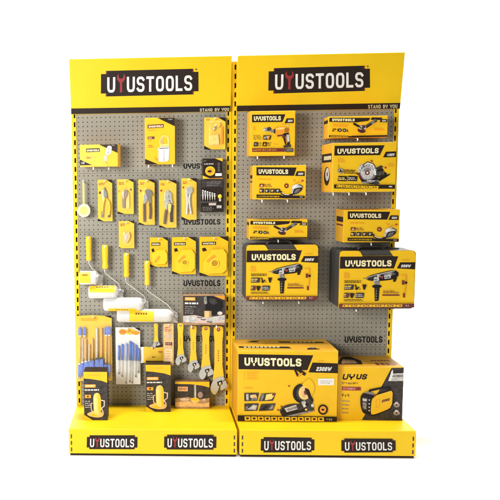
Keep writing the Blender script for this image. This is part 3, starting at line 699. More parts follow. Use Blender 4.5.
fc.line(T, [(238, 308), (250, 286), (330, 268), (388, 266), (396, 284)], 15, BLACK); fc.poly(T, [(180, 330), (205, 300), (280, 318), (278, 345), (262, 380), (256, 466), (200, 452), (182, 400)], BLACK)
fc.poly(T, [(262, 345), (292, 318), (400, 282), (414, 296), (410, 378), (392, 412), (262, 466), (255, 430)], Y_CART); fc.line(T, [(262, 345), (294, 316), (402, 281), (414, 300), (410, 380), (392, 414), (300, 456), (258, 468)], 7, DARK)
fc.poly(T, [(190, 335), (232, 338), (230, 432), (194, 420)], CHAR); fc.poly(T, [(196, 344), (228, 348), (226, 366), (198, 362)], LGREY); fc.poly(T, [(198, 372), (224, 376), (224, 422), (200, 414)], GREYP)
for yy in (355, 382, 406, 430): fc.ell(T, 244, yy, 5, 6, LGREY)
fc.text(T, 'UYUS', 332, 352, 386, 372, DRED, sw=.28, gap=.1, shear=.25, dy=-16); fc.poly(T, [(208, 305), (232, 292), (280, 306), (274, 318)], GREYP); fc.ell(T, 282, 324, 6, 6, REDP)
fc.line(T, [(292, 356), (318, 346), (318, 396), (292, 410)], 2, Y_ORNG, True)
fc.poly('corner_sticker', [(382, 196), (402, 165), (486, 160), (484, 216), (376, 218)], LGREY); fc.poly('corner_sticker', [(402, 176), (484, 172), (484, 186), (396, 190)], GREYP); fc.poly('corner_sticker', [(398, 150), (408, 136), (412, 170), (396, 214), (380, 214)], WHITE)
for yy in (384, 440): fc.ell('printed_text', 438, yy, 24, 17, GREYP); fc.ell('printed_text', 438, yy-9, 14, 14, LGREY); fc.ell('printed_text', 438, yy, 8, 8, DRED)
fc.finish()
b = MB(); w = fc.w; d = fc.depth; h = fc.h+.0006
def tp2(P, m, o=[0]):
    o[0] += .00008; b.poly([((a-.5)*w, c*d, h+o[0]) for a, c in P], m)
tp2([(.05, .22), (.42, .22), (.46, .55), (.36, .9), (.22, .86), (.06, .42)], DARK); tp2([(.10, .28), (.36, .30), (.36, .6), (.2, .7)], WOODP)
for i in range(4): tp2([(.62+i*.08, .16), (.68+i*.08, .16), (.68+i*.08, .34), (.62+i*.08, .34)], DRED)
for i in range(6): tp2([(.62+i*.05, .5), (.65+i*.05, .5), (.65+i*.05, .6), (.62+i*.05, .6)], DRED)
b.build('top_print', fc.root)

# ------------------------------------------------------------------ left stand: cartons
K = (75, 135, 10)
fc = carton('small_tool_carton', 'low yellow carton with black corners at the upper left of the left stand', 'carton', K, [(40, 92), (432, 96), (430, 322), (44, 312)], .08, off=.10, yaw=-9)
fc.poly('dark_corner', [(240, 93), (432, 96), (432, 186)], DARK); fc.poly('dark_corner', [(44, 238), (168, 298), (44, 296)], DARK); fc.rect('dark_corner', 58, 262, 92, 284, GREYP)
fc.rect('brand_band', 108, 132, 248, 168, DARK); fc.text('brand_lettering', 'UYUSTOOLS', 116, 142, 240, 162, CREAM, sw=.24, gap=.1)
fc.dashes('printed_text', 112, 212, 168, 236, REDP, 1, 71, .8); fc.dashes('printed_text', 185, 216, 222, 230, Y_ORNG, 1, 72)
fc.poly('tool_picture', [(330, 108), (376, 116), (360, 200), (318, 204), (306, 176)], WHITE); fc.poly('tool_picture', [(322, 128), (362, 132), (350, 192), (322, 196)], LGREY); fc.poly('tool_picture', [(290, 210), (322, 204), (326, 262), (292, 264)], PINK); fc.line('tool_picture', [(300, 262), (318, 285), (330, 300)], 8, Y_ORNG)
fc.dashes('printed_text', 372, 104, 412, 112, LGREY, 1, 73)
fc.finish(); box_hooks(fc, ('left', 'right'), (.36, .76), '%s hook under the low carton at the upper left of the left stand')

K = (140, 112, 8.333)
fc = carton('spray_gun_carton', 'tall yellow carton picturing a white jar, top middle of the left stand', 'carton', K, [(40, 42), (291, 52), (291, 441), (40, 432)], .07, off=.075, yaw=-2)
fc.poly('dark_corner', [(145, 47), (291, 52), (291, 126)], DARK); fc.poly('dark_corner', [(41, 384), (152, 438), (41, 432)], DARK); fc.dashes('dark_corner', 235, 60, 275, 72, LGREY, 1, 81, .8)
fc.rect('brand_band', 64, 101, 198, 131, DRED); fc.text('brand_lettering', 'UYUSTOOLS', 74, 110, 190, 126, CREAM, sw=.24, gap=.1); fc.dashes('printed_text', 68, 145, 150, 156, Y_ORNG, 1, 82)
fc.rect('printed_text', 64, 200, 121, 222, DRED); fc.dashes('printed_text', 72, 205, 106, 217, CREAM, 1, 83, .9); fc.dashes('printed_text', 68, 234, 100, 242, Y_ORNG, 1, 84); fc.dashes('printed_text', 68, 268, 115, 294, REDP, 2, 85, .4)
T = 'tool_picture'
fc.line(T, [(170, 292), (166, 240), (182, 205), (208, 200), (232, 214), (238, 250), (236, 290)], 12, Y_PALE); fc.line(T, [(182, 290), (186, 230), (190, 212)], 10, PEACH); fc.rect(T, 164, 268, 242, 284, Y_PALE)
fc.poly(T, [(158, 290), (240, 290), (244, 308), (240, 400), (226, 416), (164, 416), (148, 400), (146, 310)], WHITE); fc.rect(T, 160, 298, 238, 308, GREYP); fc.poly(T, [(146, 312), (156, 312), (158, 404), (150, 400)], PEACH); fc.poly(T, [(196, 312), (206, 312), (206, 412), (196, 412)], LGREY)
fc.poly(T, [(118, 372), (150, 392), (150, 408), (128, 400)], Y_ORNG)
fc.finish(); box_hooks(fc, ('left', 'right'), (.12, .92), '%s hook under the tall white jar carton')

K = (195, 152, 8.621)
fc = carton('cutting_disc_box', 'small black box with a yellow disc on its front, right edge of the left stand', 'box', K, [(66, 52), (240, 55), (238, 232), (64, 230)], .05, off=.06, mside=DARK, mfront=DARK)
fc.poly('yellow_corner', [(172, 54), (239, 56), (238, 84)], Y_CART); fc.poly('yellow_corner', [(64, 200), (128, 226), (236, 224), (238, 231), (64, 230)], Y_ORNG); fc.poly('yellow_corner', [(64, 200), (116, 230), (64, 230)], Y_CART)
fc.dashes('printed_text', 78, 70, 112, 82, LGREY, 1, 91, .8); fc.dashes('printed_text', 78, 96, 182, 108, WHITE, 1, 92, .8); fc.dashes('printed_text', 196, 92, 220, 170, GREYP, 6, 93, .4)
fc.ell('disc_picture', 130, 163, 43, 41, Y_CART); fc.ell('disc_picture', 128, 165, 30, 27, Y_ORNG); fc.ell('disc_picture', 126, 166, 18, 10, DARK)
fc.rect('white_sticker', 174, 184, 230, 208, WHITE); fc.finish(); hook('hook holding the small black disc box', fc.loc3.x, fc.loc3.z+fc.h-.012, .052, False, .006)

K = (180, 160, 5.555)
fc = carton('socket_set_box', 'dark box showing a row of silver sockets, below the yellow disc box', 'box', K, [(114, 106), (245, 108), (243, 290), (112, 290)], .05, off=.06, mside=DARK, mfront=DARK)
fc.rect('window', 122, 112, 236, 150, CHAR); fc.dashes('window', 150, 118, 236, 146, GREYP, 3, 95, .3)
for i in range(6):
    A = fc.loc(127+i*13, 226); B_ = fc.loc(127+i*13, 166+i*4); q = MB(); r_ = fc.w*.042
    q.tube([(A[0], -.006, A[1]), (A[0], -.006, A[1]*.45+B_[1]*.55), (A[0], -.006, A[1]*.42+B_[1]*.58), (B_[0], -.006, B_[1])], r_, STEEL, 12, [r_*.75, r_*.75, r_, r_]); q.build('socket', fc.root)
for zz in (232, 196):
    A = fc.loc(116, zz+5); B_ = fc.loc(206, zz-3); q = MB(); q.box(A[0], B_[0], -.012 if zz > 200 else -.004, -.0005, A[1], B_[1], PLBLK); q.build('socket_rail', fc.root, bevel=.0015)
A = fc.loc(221, 204); q = MB(); q.tube([(A[0], -.001, A[1]), (A[0], -.010, A[1]), (A[0], -.016, A[1])], fc.w*.085, Y_PLAS, 16, [fc.w*.085, fc.w*.085, fc.w*.05]); q.build('ratchet_knob', fc.root)
fc.ell('socket_picture', 221, 202, 11, 11, Y_PALE); fc.rect('socket_picture', 216, 212, 228, 230, LGREY)
fc.rect('label_strip', 160, 238, 200, 252, PINK); fc.rect('label_strip', 203, 252, 230, 268, LGREY); fc.dashes('label_strip', 124, 258, 190, 282, GREYP, 3, 96, .4)
fc.finish(); hook('hook holding the dark socket set box', fc.loc3.x, fc.loc3.z+fc.h-.008, .052, False, .006)

K = (175, 285, 7.692)
fc = carton('sander_box', 'landscape black box with a workbench photo, above the wrench handles', 'box', K, [(62, 85), (386, 80), (382, 304), (62, 312)], .09, off=.10, mside=WOODP, mfront=CHAR)
fc.rect('front_picture', 64, 86, 384, 240, CHAR); fc.rect('brand_label', 76, 95, 156, 121, Y_ORNG); fc.text('brand_lettering', 'UYUSTOOLS', 84, 102, 148, 114, CREAM, sw=.22, gap=.12)
fc.dashes('printed_text', 76, 133, 214, 151, WHITE, 1, 102, .7); fc.dashes('printed_text', 78, 160, 160, 225, GREYP, 4, 103, .45)
fc.poly('yellow_corner', [(300, 83), (384, 80), (384, 112), (368, 108)], Y_ORNG)
T = 'front_picture'
fc.poly(T, [(62, 240), (150, 232), (240, 250), (384, 226), (384, 300), (62, 308)], PINK); fc.poly(T, [(62, 244), (140, 240), (190, 262), (150, 286), (62, 290)], LGREY); fc.poly(T, [(220, 262), (320, 238), (384, 236), (384, 262), (300, 286)], LGREY); fc.poly(T, [(62, 286), (200, 294), (384, 284), (384, 302), (62, 310)], WOODP)
fc.poly(T, [(224, 86), (260, 84), (300, 92), (366, 120), (374, 160), (350, 205), (300, 232), (262, 214), (240, 170), (222, 140)], BLACK); fc.poly(T, [(222, 92), (244, 84), (248, 140), (232, 150), (222, 136)], GREYP); fc.poly(T, [(262, 96), (310, 106), (330, 138), (296, 152), (262, 130)], CHAR)
fc.poly(T, [(236, 152), (262, 150), (268, 192), (234, 192)], BLACK); fc.rect(T, 226, 192, 280, 250, PEACH); fc.rect(T, 262, 194, 280, 250, WOODP); fc.rect(T, 226, 192, 280, 198, DARK)
fc.ell(T, 345, 214, 20, 14, PINK); fc.ell(T, 350, 210, 9, 7, WHITE); fc.line(T, [(170, 246), (188, 252), (210, 250)], 6, CHAR); fc.line(T, [(196, 262), (220, 268), (236, 264)], 6, CHAR); fc.line(T, [(244, 280), (284, 286)], 7, CHAR)
fc.finish(); box_hooks(fc, ('left', 'right'), (.2, .8), '%s hook under the black workbench photo box')

# ------------------------------------------------------------------ left stand: cards and clamshells
CG = 'hand tool cards on the left stand'
def card(name, label, crop, quad, off=.03, tr=(.35, .12), bl=(.35, .1), mcard=None, dark=True, tilt=0, cat='carded tool', group=CG, hooklabel=None):
    """hanging display card with slanted top-right and bottom-left corners; returns its face"""
    fc = item(name, label, cat, crop, quad, off, 0, None, group); w, h = fc.w, fc.h
    mc = mcard or Y_CARD
    b = MB(); a, c = tr; d, e = bl
    out = [(-w/2+w*d, 0), (w/2, 0), (w/2, h*(1-c)), (w/2-w*a, h), (-w/2, h), (-w/2, h*e)]
    full = [(-w/2, 0.0005), (w/2, .0005), (w/2, h), (-w/2, h)]
    if dark:
        k = MB(); k.prism(full, .0022, .004, DARK); k.build('backing_card', fc.root)
    b.prism(out, 0, .002, mc, Y_SIDE); b.build('front_card', fc.root)
    hook(hooklabel or ('hook carrying the ' + label.split(',')[0]), fc.loc3.x, fc.loc3.z+h-.011, off+.02, False, .008)
    return fc
def blister(fc, x0, y0, x1, y1, depth=.020, r=.4):
    A = fc.loc(x0, y1); B = fc.loc(x1, y0); b = MB()
    o1 = rrect(A[0], B[0], A[1], B[1], min(B[0]-A[0], B[1]-A[1])*r, 9); cx = (A[0]+B[0])/2; cz = (A[1]+B[1])/2
    o2 = [(cx+(x-cx)*.86, cz+(z-cz)*.93) for x, z in o1]; n = len(o1)
    V = [(x, -.0012, z) for x, z in o1]+[(x, -depth*.8, z) for x, z in o2]+[(cx+(x-cx)*.8, -depth, cz+(z-cz)*.88) for x, z in o2]
    Fs = [(i, (i+1) % n, n+(i+1) % n, n+i) for i in range(n)]+[(n+i, n+(i+1) % n, 2*n+(i+1) % n, 2*n+i) for i in range(n)]+[tuple(range(2*n, 3*n))]
    b.faces(V, Fs, CLEAR, True); b.build('clear_blister', fc.root)
def solid(fc, part, pts, m, y0=-.014, y1=-.002, bevel=.0034):
    b = MB(); b.prism([fc.loc(*p) for p in (chaikin(pts) if part in ('jaw', 'handle', 'blade', 'tool_body', 'lever') else pts)], y0, y1, m); return b.build(part, fc.root, bevel=bevel, seg=3)
def rod(fc, part, pts, rpx, m, y=-.008, taper=None, parent=None):
    P = [fc.loc(*p) for p in pts]; s = fc.w/(fc.q[1]-fc.q[0]).length
    b = MB(); b.tube([(x, y, z) for x, z in P], rpx*s, m, 8, [t*s for t in taper] if taper else None); return b.build(part, parent or fc.root)
def chain(P, steps=3):
    """smooth a px polyline"""
    out = []
    for i in range(len(P)-1):
        p0 = P[max(i-1, 0)]; p1 = P[i]; p2 = P[i+1]; p3 = P[min(i+2, len(P)-1)]
        for k in range(steps):
            t = k/steps; out.append(tuple(.5*((2*p1[j])+(-p0[j]+p2[j])*t+(2*p0[j]-5*p1[j]+4*p2[j]-p3[j])*t*t+(-p0[j]+3*p1[j]-3*p2[j]+p3[j])*t**3) for j in (0, 1)))
    out.append(P[-1]); return out
def header_print(fc, x0, y0, x1, y1, seed, m=REDP): fc.dashes('printed_text', x0, y0, x1, y1, m, 2, seed, .55)

# pliers with yellow grips
K = (80, 165, 8.333)
fc = card('pliers_card', 'card of yellow-handled pliers, first card from the left in the upper row', K, [(150, 120), (270, 124), (268, 474), (146, 464)], tr=(.4, .09), bl=(.4, .07))
header_print(fc, 160, 145, 215, 168, 111); fc.ell('printed_text', 168, 228, 10, 12, DRED)
solid(fc, 'jaw', [(196, 200), (205, 180), (212, 200), (214, 262), (200, 268), (192, 240)], STEEL); solid(fc, 'jaw', [(213, 262), (215, 200), (222, 220), (228, 270), (218, 282)], STEEL)
rod(fc, 'grip', chain([(212, 275), (198, 300), (188, 350), (184, 430)]), 9, Y_PLAS, taper=[7]*3+[10]*3+[10]*3+[8]); rod(fc, 'grip', chain([(222, 278), (240, 310), (246, 360), (236, 432)]), 9, Y_PLAS, taper=[7]*3+[11]*3+[11]*3+[8])
rod(fc, 'grip_end', chain([(247, 350), (244, 390), (236, 436)]), 9.5, GRIP, y=-.0085); rod(fc, 'grip_end', chain([(185, 380), (184, 410), (184, 434)]), 9.5, GREYP, y=-.0085)
solid(fc, 'pivot', [(214+7*math.cos(R(36*k)), 268+7*math.sin(R(36*k))) for k in range(10)], CHROME, -.0165, -.013, .0005); blister(fc, 172, 178, 258, 448, .022); fc.finish()
# folding knife / scraper
K = (112, 172, 8.333)
fc = card('folding_knife_card', 'card of a brown folding knife, second card from the left in the upper row', K, [(46, 60), (180, 62), (180, 354), (44, 346)], tr=(.35, .09), bl=(.45, .08))
header_print(fc, 58, 82, 105, 106, 112); fc.ell('printed_text', 60, 158, 8, 9, Y_ORNG); fc.ell('printed_text', 158, 148, 7, 9, DRED)
solid(fc, 'handle', [(84, 300), (86, 190), (96, 155), (115, 145), (132, 160), (134, 195), (112, 215), (106, 300)], mat('taupe_plastic', (.30, .20, .15), .4)); solid(fc, 'blade', [(112, 205), (132, 185), (138, 160), (146, 190), (146, 300), (128, 306), (116, 290)], Y_PALE, -.008)
fc.line('printed_text', [(98, 165), (96, 290)], 3, DRED); blister(fc, 72, 130, 165, 322); fc.finish()
# water pump pliers
fc = card('pump_pliers_card', 'card of grey pump pliers with dark slim handles, third card in the upper row', K, [(220, 62), (355, 64), (355, 444), (222, 436)], tr=(.45, .08), bl=(.4, .06))
header_print(fc, 235, 84, 285, 106, 113); fc.poly('printed_text', [(228, 142), (250, 152), (240, 168)], DRED)
solid(fc, 'jaw', [(272, 160), (290, 140), (318, 148), (338, 178), (334, 200), (320, 196), (326, 260), (306, 264), (300, 200), (282, 180)], STEEL); solid(fc, 'jaw', [(262, 190), (284, 180), (298, 210), (280, 262), (258, 262)], mat('light_steel', (.75, .74, .72), .3, metal=.8))
rod(fc, 'handle', chain([(268, 262), (268, 320), (270, 412)]), 10, GRIP); rod(fc, 'handle', chain([(316, 262), (320, 320), (316, 392)]), 10, GRIP)
solid(fc, 'pivot', [(302+8*math.cos(R(36*k)), 218+8*math.sin(R(36*k))) for k in range(10)], CHROME, -.0165, -.013, .0005); blister(fc, 244, 128, 345, 425, .022); fc.finish()
# locking pliers with yellow lever
K = (155, 172, 8.333)
fc = card('locking_pliers_card', 'card of silver-jawed locking pliers with dark grips, largest card in the upper row', K, [(34, 66), (178, 70), (178, 470), (36, 458)], tr=(.45, .08), bl=(.4, .06))
header_print(fc, 48, 90, 90, 110, 114); fc.ell('printed_text', 52, 152, 9, 9, REDP)
solid(fc, 'jaw', [(76, 220), (90, 165), (104, 148), (118, 160), (120, 180), (110, 200), (128, 250), (104, 262), (100, 305), (82, 300)], NICKEL); solid(fc, 'jaw', [(118, 160), (138, 180), (140, 235), (150, 262), (128, 270), (118, 230)], NICKEL)
solid(fc, 'lever', [(104, 262), (142, 252), (128, 340), (112, 340)], Y_PALE); rod(fc, 'grip', chain([(96, 312), (86, 360), (80, 430)]), 11, GRIP); rod(fc, 'grip', chain([(142, 275), (136, 340), (136, 418)]), 12, CHAR)
solid(fc, 'pivot', [(120+8*math.cos(R(36*k)), 240+8*math.sin(R(36*k))) for k in range(10)], STEEL, -.0165, -.013, .0005); blister(fc, 64, 132, 162, 448, .022); fc.finish()
# long-nose locking pliers
fc = card('locking_pliers_card', 'card of slim all-silver locking pliers, fifth card in the upper row', K, [(220, 50), (346, 54), (346, 405), (222, 392)], tr=(.45, .1), bl=(.45, .08))
header_print(fc, 232, 74, 270, 98, 115); fc.ell('printed_text', 236, 126, 8, 8, REDP)
solid(fc, 'jaw', [(250, 175), (262, 135), (285, 118), (310, 132), (312, 165), (296, 185), (276, 186)], NICKEL); rod(fc, 'handle', chain([(262, 175), (270, 240), (264, 350)]), 10, NICKEL); rod(fc, 'handle', chain([(292, 180), (286, 240), (302, 352)]), 10, NICKEL)
fc.ell('printed_text', 290, 142, 10, 12, PEACH); blister(fc, 242, 105, 330, 372); fc.finish()
# small card below
K = (70, 170, 7.143)
fc = card('multitool_card', 'small card of a pale folding tool hanging below the folding knife card', K, [(350, 362), (462, 366), (454, 562), (348, 556)], tr=(.35, .1), bl=(.2, .05))
header_print(fc, 362, 380, 402, 400, 116)
solid(fc, 'tool_body', [(376, 510), (382, 470), (400, 450), (424, 440), (432, 470), (420, 500), (404, 520)], WOOD); solid(fc, 'blade', [(384, 500), (396, 462), (412, 455), (406, 480), (394, 510)], WPLAS, -.0165, -.002, .0012)
blister(fc, 366, 428, 446, 540); fc.finish()
# clamshell top right
K = (195, 112, 12.5)
fc = card('glass_cutter_pack', 'yellow clamshell pack with a small silver tool, top right of the left stand', K, [(114, 66), (382, 70), (378, 474), (116, 462)], tr=(.35, .14), bl=(.35, .12), group=None)
header_print(fc, 138, 84, 200, 104, 117); fc.dashes('printed_text', 225, 360, 285, 382, REDP, 1, 118)
solid(fc, 'tool_body', [(262, 160), (290, 128), (318, 150), (300, 190), (272, 196)], Y_PLAS, -.016); rod(fc, 'cutter_head', [(222, 232), (244, 196), (266, 160)], 13, STEEL, -.012); solid(fc, 'tool_tray', [(190, 290), (290, 280), (300, 410), (170, 410)], Y_PALE, -.010)
solid(fc, 'tray_rib', [(325, 190), (348, 180), (346, 400), (325, 410)], Y_ORNG, -.008)
blister(fc, 150, 110, 350, 440, .022, .2); fc.finish()

# three wrapped tape cards
TG = 'yellow measuring tape cards in a row'
K = (140, 230, 5)
def tape_card(label, quad, hole, seed):
    fc = card('tape_measure_card', label, K, quad, .03, (.32, .12), (.35, .09), Y_CART, True, group=TG, cat='carded tool')
    (x0, y0), (x1, _), (_, y1), _ = quad; w = x1-x0
    fc.rect('brand_band', x0+w*.08, y0+26, x0+w*.58, y0+42, DARK); fc.text('brand_lettering', 'UYUSTOOLS', x0+w*.12, y0+30, x0+w*.54, y0+39, CREAM, sw=.22, gap=.12)
    fc.poly('printed_text', [(x0+w*.08, y0+58), (x0+w*.2, y0+54), (x0+w*.26, y0+70), (x0+w*.12, y0+74)], DARK)
    body = [(x0+w*.12, y1-30), (x0+w*.12, y1-70), (x0+w*.42, y0+64), (x0+w*.82, y0+64), (x1-w*.06, y0+86), (x1-w*.06, y1-34), (x1-w*.2, y1-16), (x0+w*.3, y1-16)]
    solid(fc, 'tape_body', body, Y_PLAS, -.016, -.001, .004)
    s = MB(); A = [fc.loc(*p) for p in ((x0+w*.22, y0+118), (x0+w*.5, y0+88), (x0+w*.58, y0+98), (x0+w*.3, y0+128))]
    s.prism(A, -.0168, -.015, Y_ORNG); s.build('body_label', fc.root)
    if hole:
        hx, hy, hr = hole; c = fc.loc(hx, hy); r = abs(fc.loc(hx+hr, hy)[0]-c[0]); n = 20
        b = MB(); b.tube([(c[0]+r*math.cos(R(18*k)), -.017, c[1]+r*math.sin(R(18*k))) for k in range(n)]+[(c[0]+r, -.017, c[1])], r*.22, Y_PLAS, 8); b.build('hub_ring', fc.root)
        b = MB(); b.prism([(c[0]+r*.9*math.cos(R(18*k)), c[1]+r*.9*math.sin(R(18*k))) for k in range(n)], -.0172, -.0155, mat('amber_hole_shade', (.50, .24, .01), .4)); b.build('hub', fc.root)  # darker disc painted as the shadow inside the tape's hole
    fc.finish()
tape_card('smallest yellow tape card without a hub ring, left of the row of three', [(50, 36), (140, 38), (138, 186), (50, 182)], None, 121)
tape_card('yellow tape card with a small round hub, middle of the row of three', [(160, 34), (280, 37), (278, 224), (160, 218)], (224, 160, 14), 122)
tape_card('yellow tape card with a large round hub, right of the row of three', [(298, 32), (440, 35), (440, 232), (297, 226)], (374, 164, 19), 123)

# tape on a strap
K = (70, 170, 7.143)
fc = item('tape_measure', 'round pale tape measure hanging by its yellow strap at the far left', 'tape measure', K, [(52, 76), (146, 76), (146, 338), (52, 338)], .05)
P = [fc.loc(*p) for p in ((52, 285), (60, 262), (92, 240), (124, 246), (142, 272), (142, 308), (122, 332), (84, 338), (60, 318))]
b = MB(); b.prism(chaikin(P, 2, .15), -.002, .03, mat('pale_yellow_plastic', (.80, .76, .48), .4)); b.build('tape_body', fc.root, bevel=.005)
c = fc.loc(98, 290); b = MB(); b.prism([(c[0]+.024*math.cos(R(18*k)), c[1]+.024*math.sin(R(18*k))) for k in range(20)], -.0035, -.001, Y_PALE); b.build('face_label', fc.root)
b = MB(); A = fc.loc(90, 244); B = fc.loc(103, 80); b.box(A[0], B[0], .006, .009, A[1], B[1], Y_PALE); b.build('strap', fc.root)
t = fc.loc(62, 300); b = MB(); b.box(t[0]-.012, t[0], .004, .02, t[1]-.004, t[1]+.012, WPLAS); b.build('tape_end', fc.root, bevel=.002)
hook('hook holding the strap of the round tape measure', fc.loc3.x+(A[0]+B[0])/2, fc.loc3.z+B[1]-.006, .05, False)

# ------------------------------------------------------------------ paint rollers
def roller(label, hk, wire_px, sleeve, label_px, hooklab, off=.045, wrap=True):
    """hk = handle box, sleeve = (x0,y0,x1,y1) all in photo pixels"""
    ctr = on_y((hk[0]+hk[2])/2, hk[1], -off); root = thing('paint_roller', label, 'paint roller', 'paint rollers on the left stand', ctr)
    L = lambda u, v, o=off: on_y(u, v, -o)-ctr
    x0, y0, x1, y1 = hk; A = L(x0, y1); B = L(x1, y0); w = B.x-A.x; cx = (A.x+B.x)/2; h = B.z-A.z
    b = MB()
    prof = [(0, .36), (.04, .44), (.12, .44), (.2, .38), (.5, .42), (.8, .46), (.95, .44), (1, .36)]
    rows = []
    for t, k in prof:
        z = A.z+t*h; r = w*k*1.1; rows.append([(cx+r*math.cos(R(a)), .8*r*math.sin(R(a)), z) for a in range(0, 360, 30)])
    V = [p for r in rows for p in r]; n = 12
    Fs = [(i*n+k, i*n+(k+1) % n, (i+1)*n+(k+1) % n, (i+1)*n+k) for i in range(len(prof)-1) for k in range(n)]+[tuple(range(n-1, -1, -1)), tuple((len(prof)-1)*n+k for k in range(n))]
    b.faces(V, Fs, Y_PLAS, True); b.build('handle', root)
    e = MB(); e.tube([(cx, -.012, B.z-.014), (cx, .012, B.z-.014)], w*.16, HOLE, 10); e.build('hanging_eye', root)
    sx0, sy0, sx1, sy1 = sleeve; C0 = L(sx0, (sy0+sy1)/2); C1 = L(sx1, (sy0+sy1)/2); r = (L(sx0, sy0)-L(sx0, sy1)).length/2
    P = [Vector((cx, 0, A.z+.004))]+[L(*p) for p in wire_px]
    wb = MB(); wb.tube(P, .0028, WIRE, 8); wb.build('frame_wire', root)
    s = MB(); N = 9; axis = (C1-C0); pts = []; rad = []
    for i in range(N+1):
        t = i/N; pts.append(C0+axis*t); 
    prof = [(0, .70), (.02, .88), (.05, .97), (.1, 1.0), (.5, 1.0), (.9, 1.0), (.95, .97), (.98, .88), (1, .70)]
    s.tube([C0+axis*t for t, _ in prof], r, FLEECE, 24, [r*k for _, k in prof]); so = s.build('sleeve', root)
    # printed wrapper round part of the sleeve
    lx0, lx1, a0, a1 = label_px
    q = MB(); T0 = (lx0-sx0)/(sx1-sx0); T1 = (lx1-sx0)/(sx1-sx0); V = []; n = 10
    ex = axis.normalized()
    for t in (T0, T1):
        for k in range(n+1):
            a = R(a0+(a1-a0)*k/n); V.append(C0+axis*t+Vector((0, -math.cos(a), math.sin(a)))*(r*1.02))
    q.faces(V, [(k, n+1+k, n+2+k, k+1) for k in range(n)], Y_PLAS, True); q.build('wrapper_label', root)
    g = MB()
    for i in range(5):
        t0 = T0+(T1-T0)*(.25+.1*i); t1 = t0+(T1-T0)*.07; V = []
        for t in (t0, t1):
            for a in (a0+(a1-a0)*.62, a0+(a1-a0)*.78): V.append(C0+axis*t+Vector((0, -math.cos(R(a)), math.sin(R(a))))*(r*1.03))
        g.faces(V, [(0, 2, 3, 1)], DRED)
    g.build('wrapper_print', root)
    cpt = MB(); ce = C0 if False else C1; cpt.tube([ce-ex*.002, ce+ex*.006], r*.45, WPLAS, 14); cpt.build('end_cap', root)
    if wrap:
        f = MB(); rg = random.Random(int(sx1*10)); V = []; n = 18; rings = 5
        for j in range(rings):
            t = j/(rings-1)
            for k in range(n):
                a = 2*math.pi*k/n; rr = r*(1.06-.35*t)*(1+rg.uniform(-.18, .18)*(.3+t)); V.append(C1+ex*(-.02+.055*t)+Vector((rg.uniform(-.003, .003), rr*math.cos(a), rr*math.sin(a)-.012*t)))
        f.faces(V, [(j*n+k, j*n+(k+1) % n, (j+1)*n+(k+1) % n, (j+1)*n+k) for j in range(rings-1) for k in range(n)], FILM, False); f.build('film_wrap', root)
    hook(hooklab, ctr.x+cx, ctr.z+B.z-.0145, off+.012, False, .010)
roller('smallest white paint roller with the highest yellow handle', (85.9, 236.3, 91.4, 260.6), [(89, 263), (92, 268.5), (96, 271), (98.5, 276), (97.6, 277.6)], (79.4, 270.8, 97, 284.6), (80.5, 91, -40, 60), 'hook holding the highest roller handle')
roller('short white paint roller, second from the top of the staircase of rollers', (102, 244.8, 108.2, 268.7), [(104.4, 271.4), (106, 274), (118.4, 283.2), (120.6, 289), (119, 291.6), (117, 292)], (88.6, 285.4, 117.2, 298.4), (90, 116, 5, 75), 'hook holding the second highest roller handle')
roller('medium white paint roller with only a thin yellow strip at its lower edge', (123.6, 253, 129.2, 277), [(125.4, 280), (127, 283), (143.6, 295.6), (145.6, 300), (144.4, 303), (142, 304)], (103.4, 297.4, 142.4, 311), (109, 136, -70, -28), 'hook holding the third highest roller handle')
roller('longest white paint roller with the lowest yellow handle', (144.4, 261, 150, 285), [(146.2, 288), (148, 291), (168, 305), (173.4, 312), (173.6, 315), (171.6, 316)], (117, 309, 171.6, 322.2), (129.5, 154, -45, 58), 'hook holding the lowest roller handle')

# ------------------------------------------------------------------ adjustable wrenches
def wrench_tree():
    root = thing('adjustable_wrench', '', 'wrench', 'adjustable wrenches hanging on the left stand')
    s = 1/265.0; t = .03
    f = lambda P: [((x)*s, -z*s) for x, z in P]
    g = lambda P: f([(x*.86, 200+(z-200)*.92) for x, z in P])
    b = MB(); b.prism(f([(-12, 0), (-19, 6), (-19, 30), (-16, 60), (-16, 150), (-23, 206), (23, 192), (17, 150), (16, 60), (19, 30), (19, 6), (12, 0)]), -t/2-.004, t/2, Y_PLAS); b.build('handle', root, bevel=.013, seg=3)
    b = MB(); b.prism([(.027*math.cos(R(30*k)), -.048+.027*math.sin(R(30*k))) for k in range(12)], -t/2-.006, -t/2+.004, RED); b.build('hanging_hole', root)
    b = MB(); b.prism(g(chaikin([(-20, 200), (22, 188), (33, 203), (14, 214), (6, 226), (1, 243), (-6, 258), (-18, 269), (-33, 258), (-39, 240), (-34, 222)], 2, .18)), -t/2-.012, t/2+.012, CHROME); b.build('fixed_jaw', root, bevel=.022, seg=4)
    b = MB(); b.prism(g(chaikin([(14, 217), (33, 205), (46, 228), (40, 238), (26, 244), (11, 250), (9, 236)], 2, .15)), -t/2-.016, t/2+.010, CHROME); b.build('movable_jaw', root, bevel=.018, seg=4)
    b = MB(); b.prism(g([(-6, 214), (17, 206), (21, 222), (-2, 230)]), -t/2-.018, -t/2, BLACK); b.build('window', root)
    b = MB(); b.tube([(x*s, -t/2-.014, -z*s) for x, z in ((1.5, 219.8), (13, 216))], .026, STEEL, 10); b.build('worm_screw', root)
    b = MB()
    for i in range(5): b.box(-.009, .009, -t/2-.0055, -t/2+.001, -.36-i*.035, -.345-i*.035, REDP)
    b.build('stamped_lettering', root)
    return root
def copy_tree(o):
    c = o.copy(); COL.objects.link(c)
    for ch in [x for x in bpy.data.objects if x.parent == o]:
        d = ch.copy(); COL.objects.link(d); d.parent = c
    return c
proto = wrench_tree()
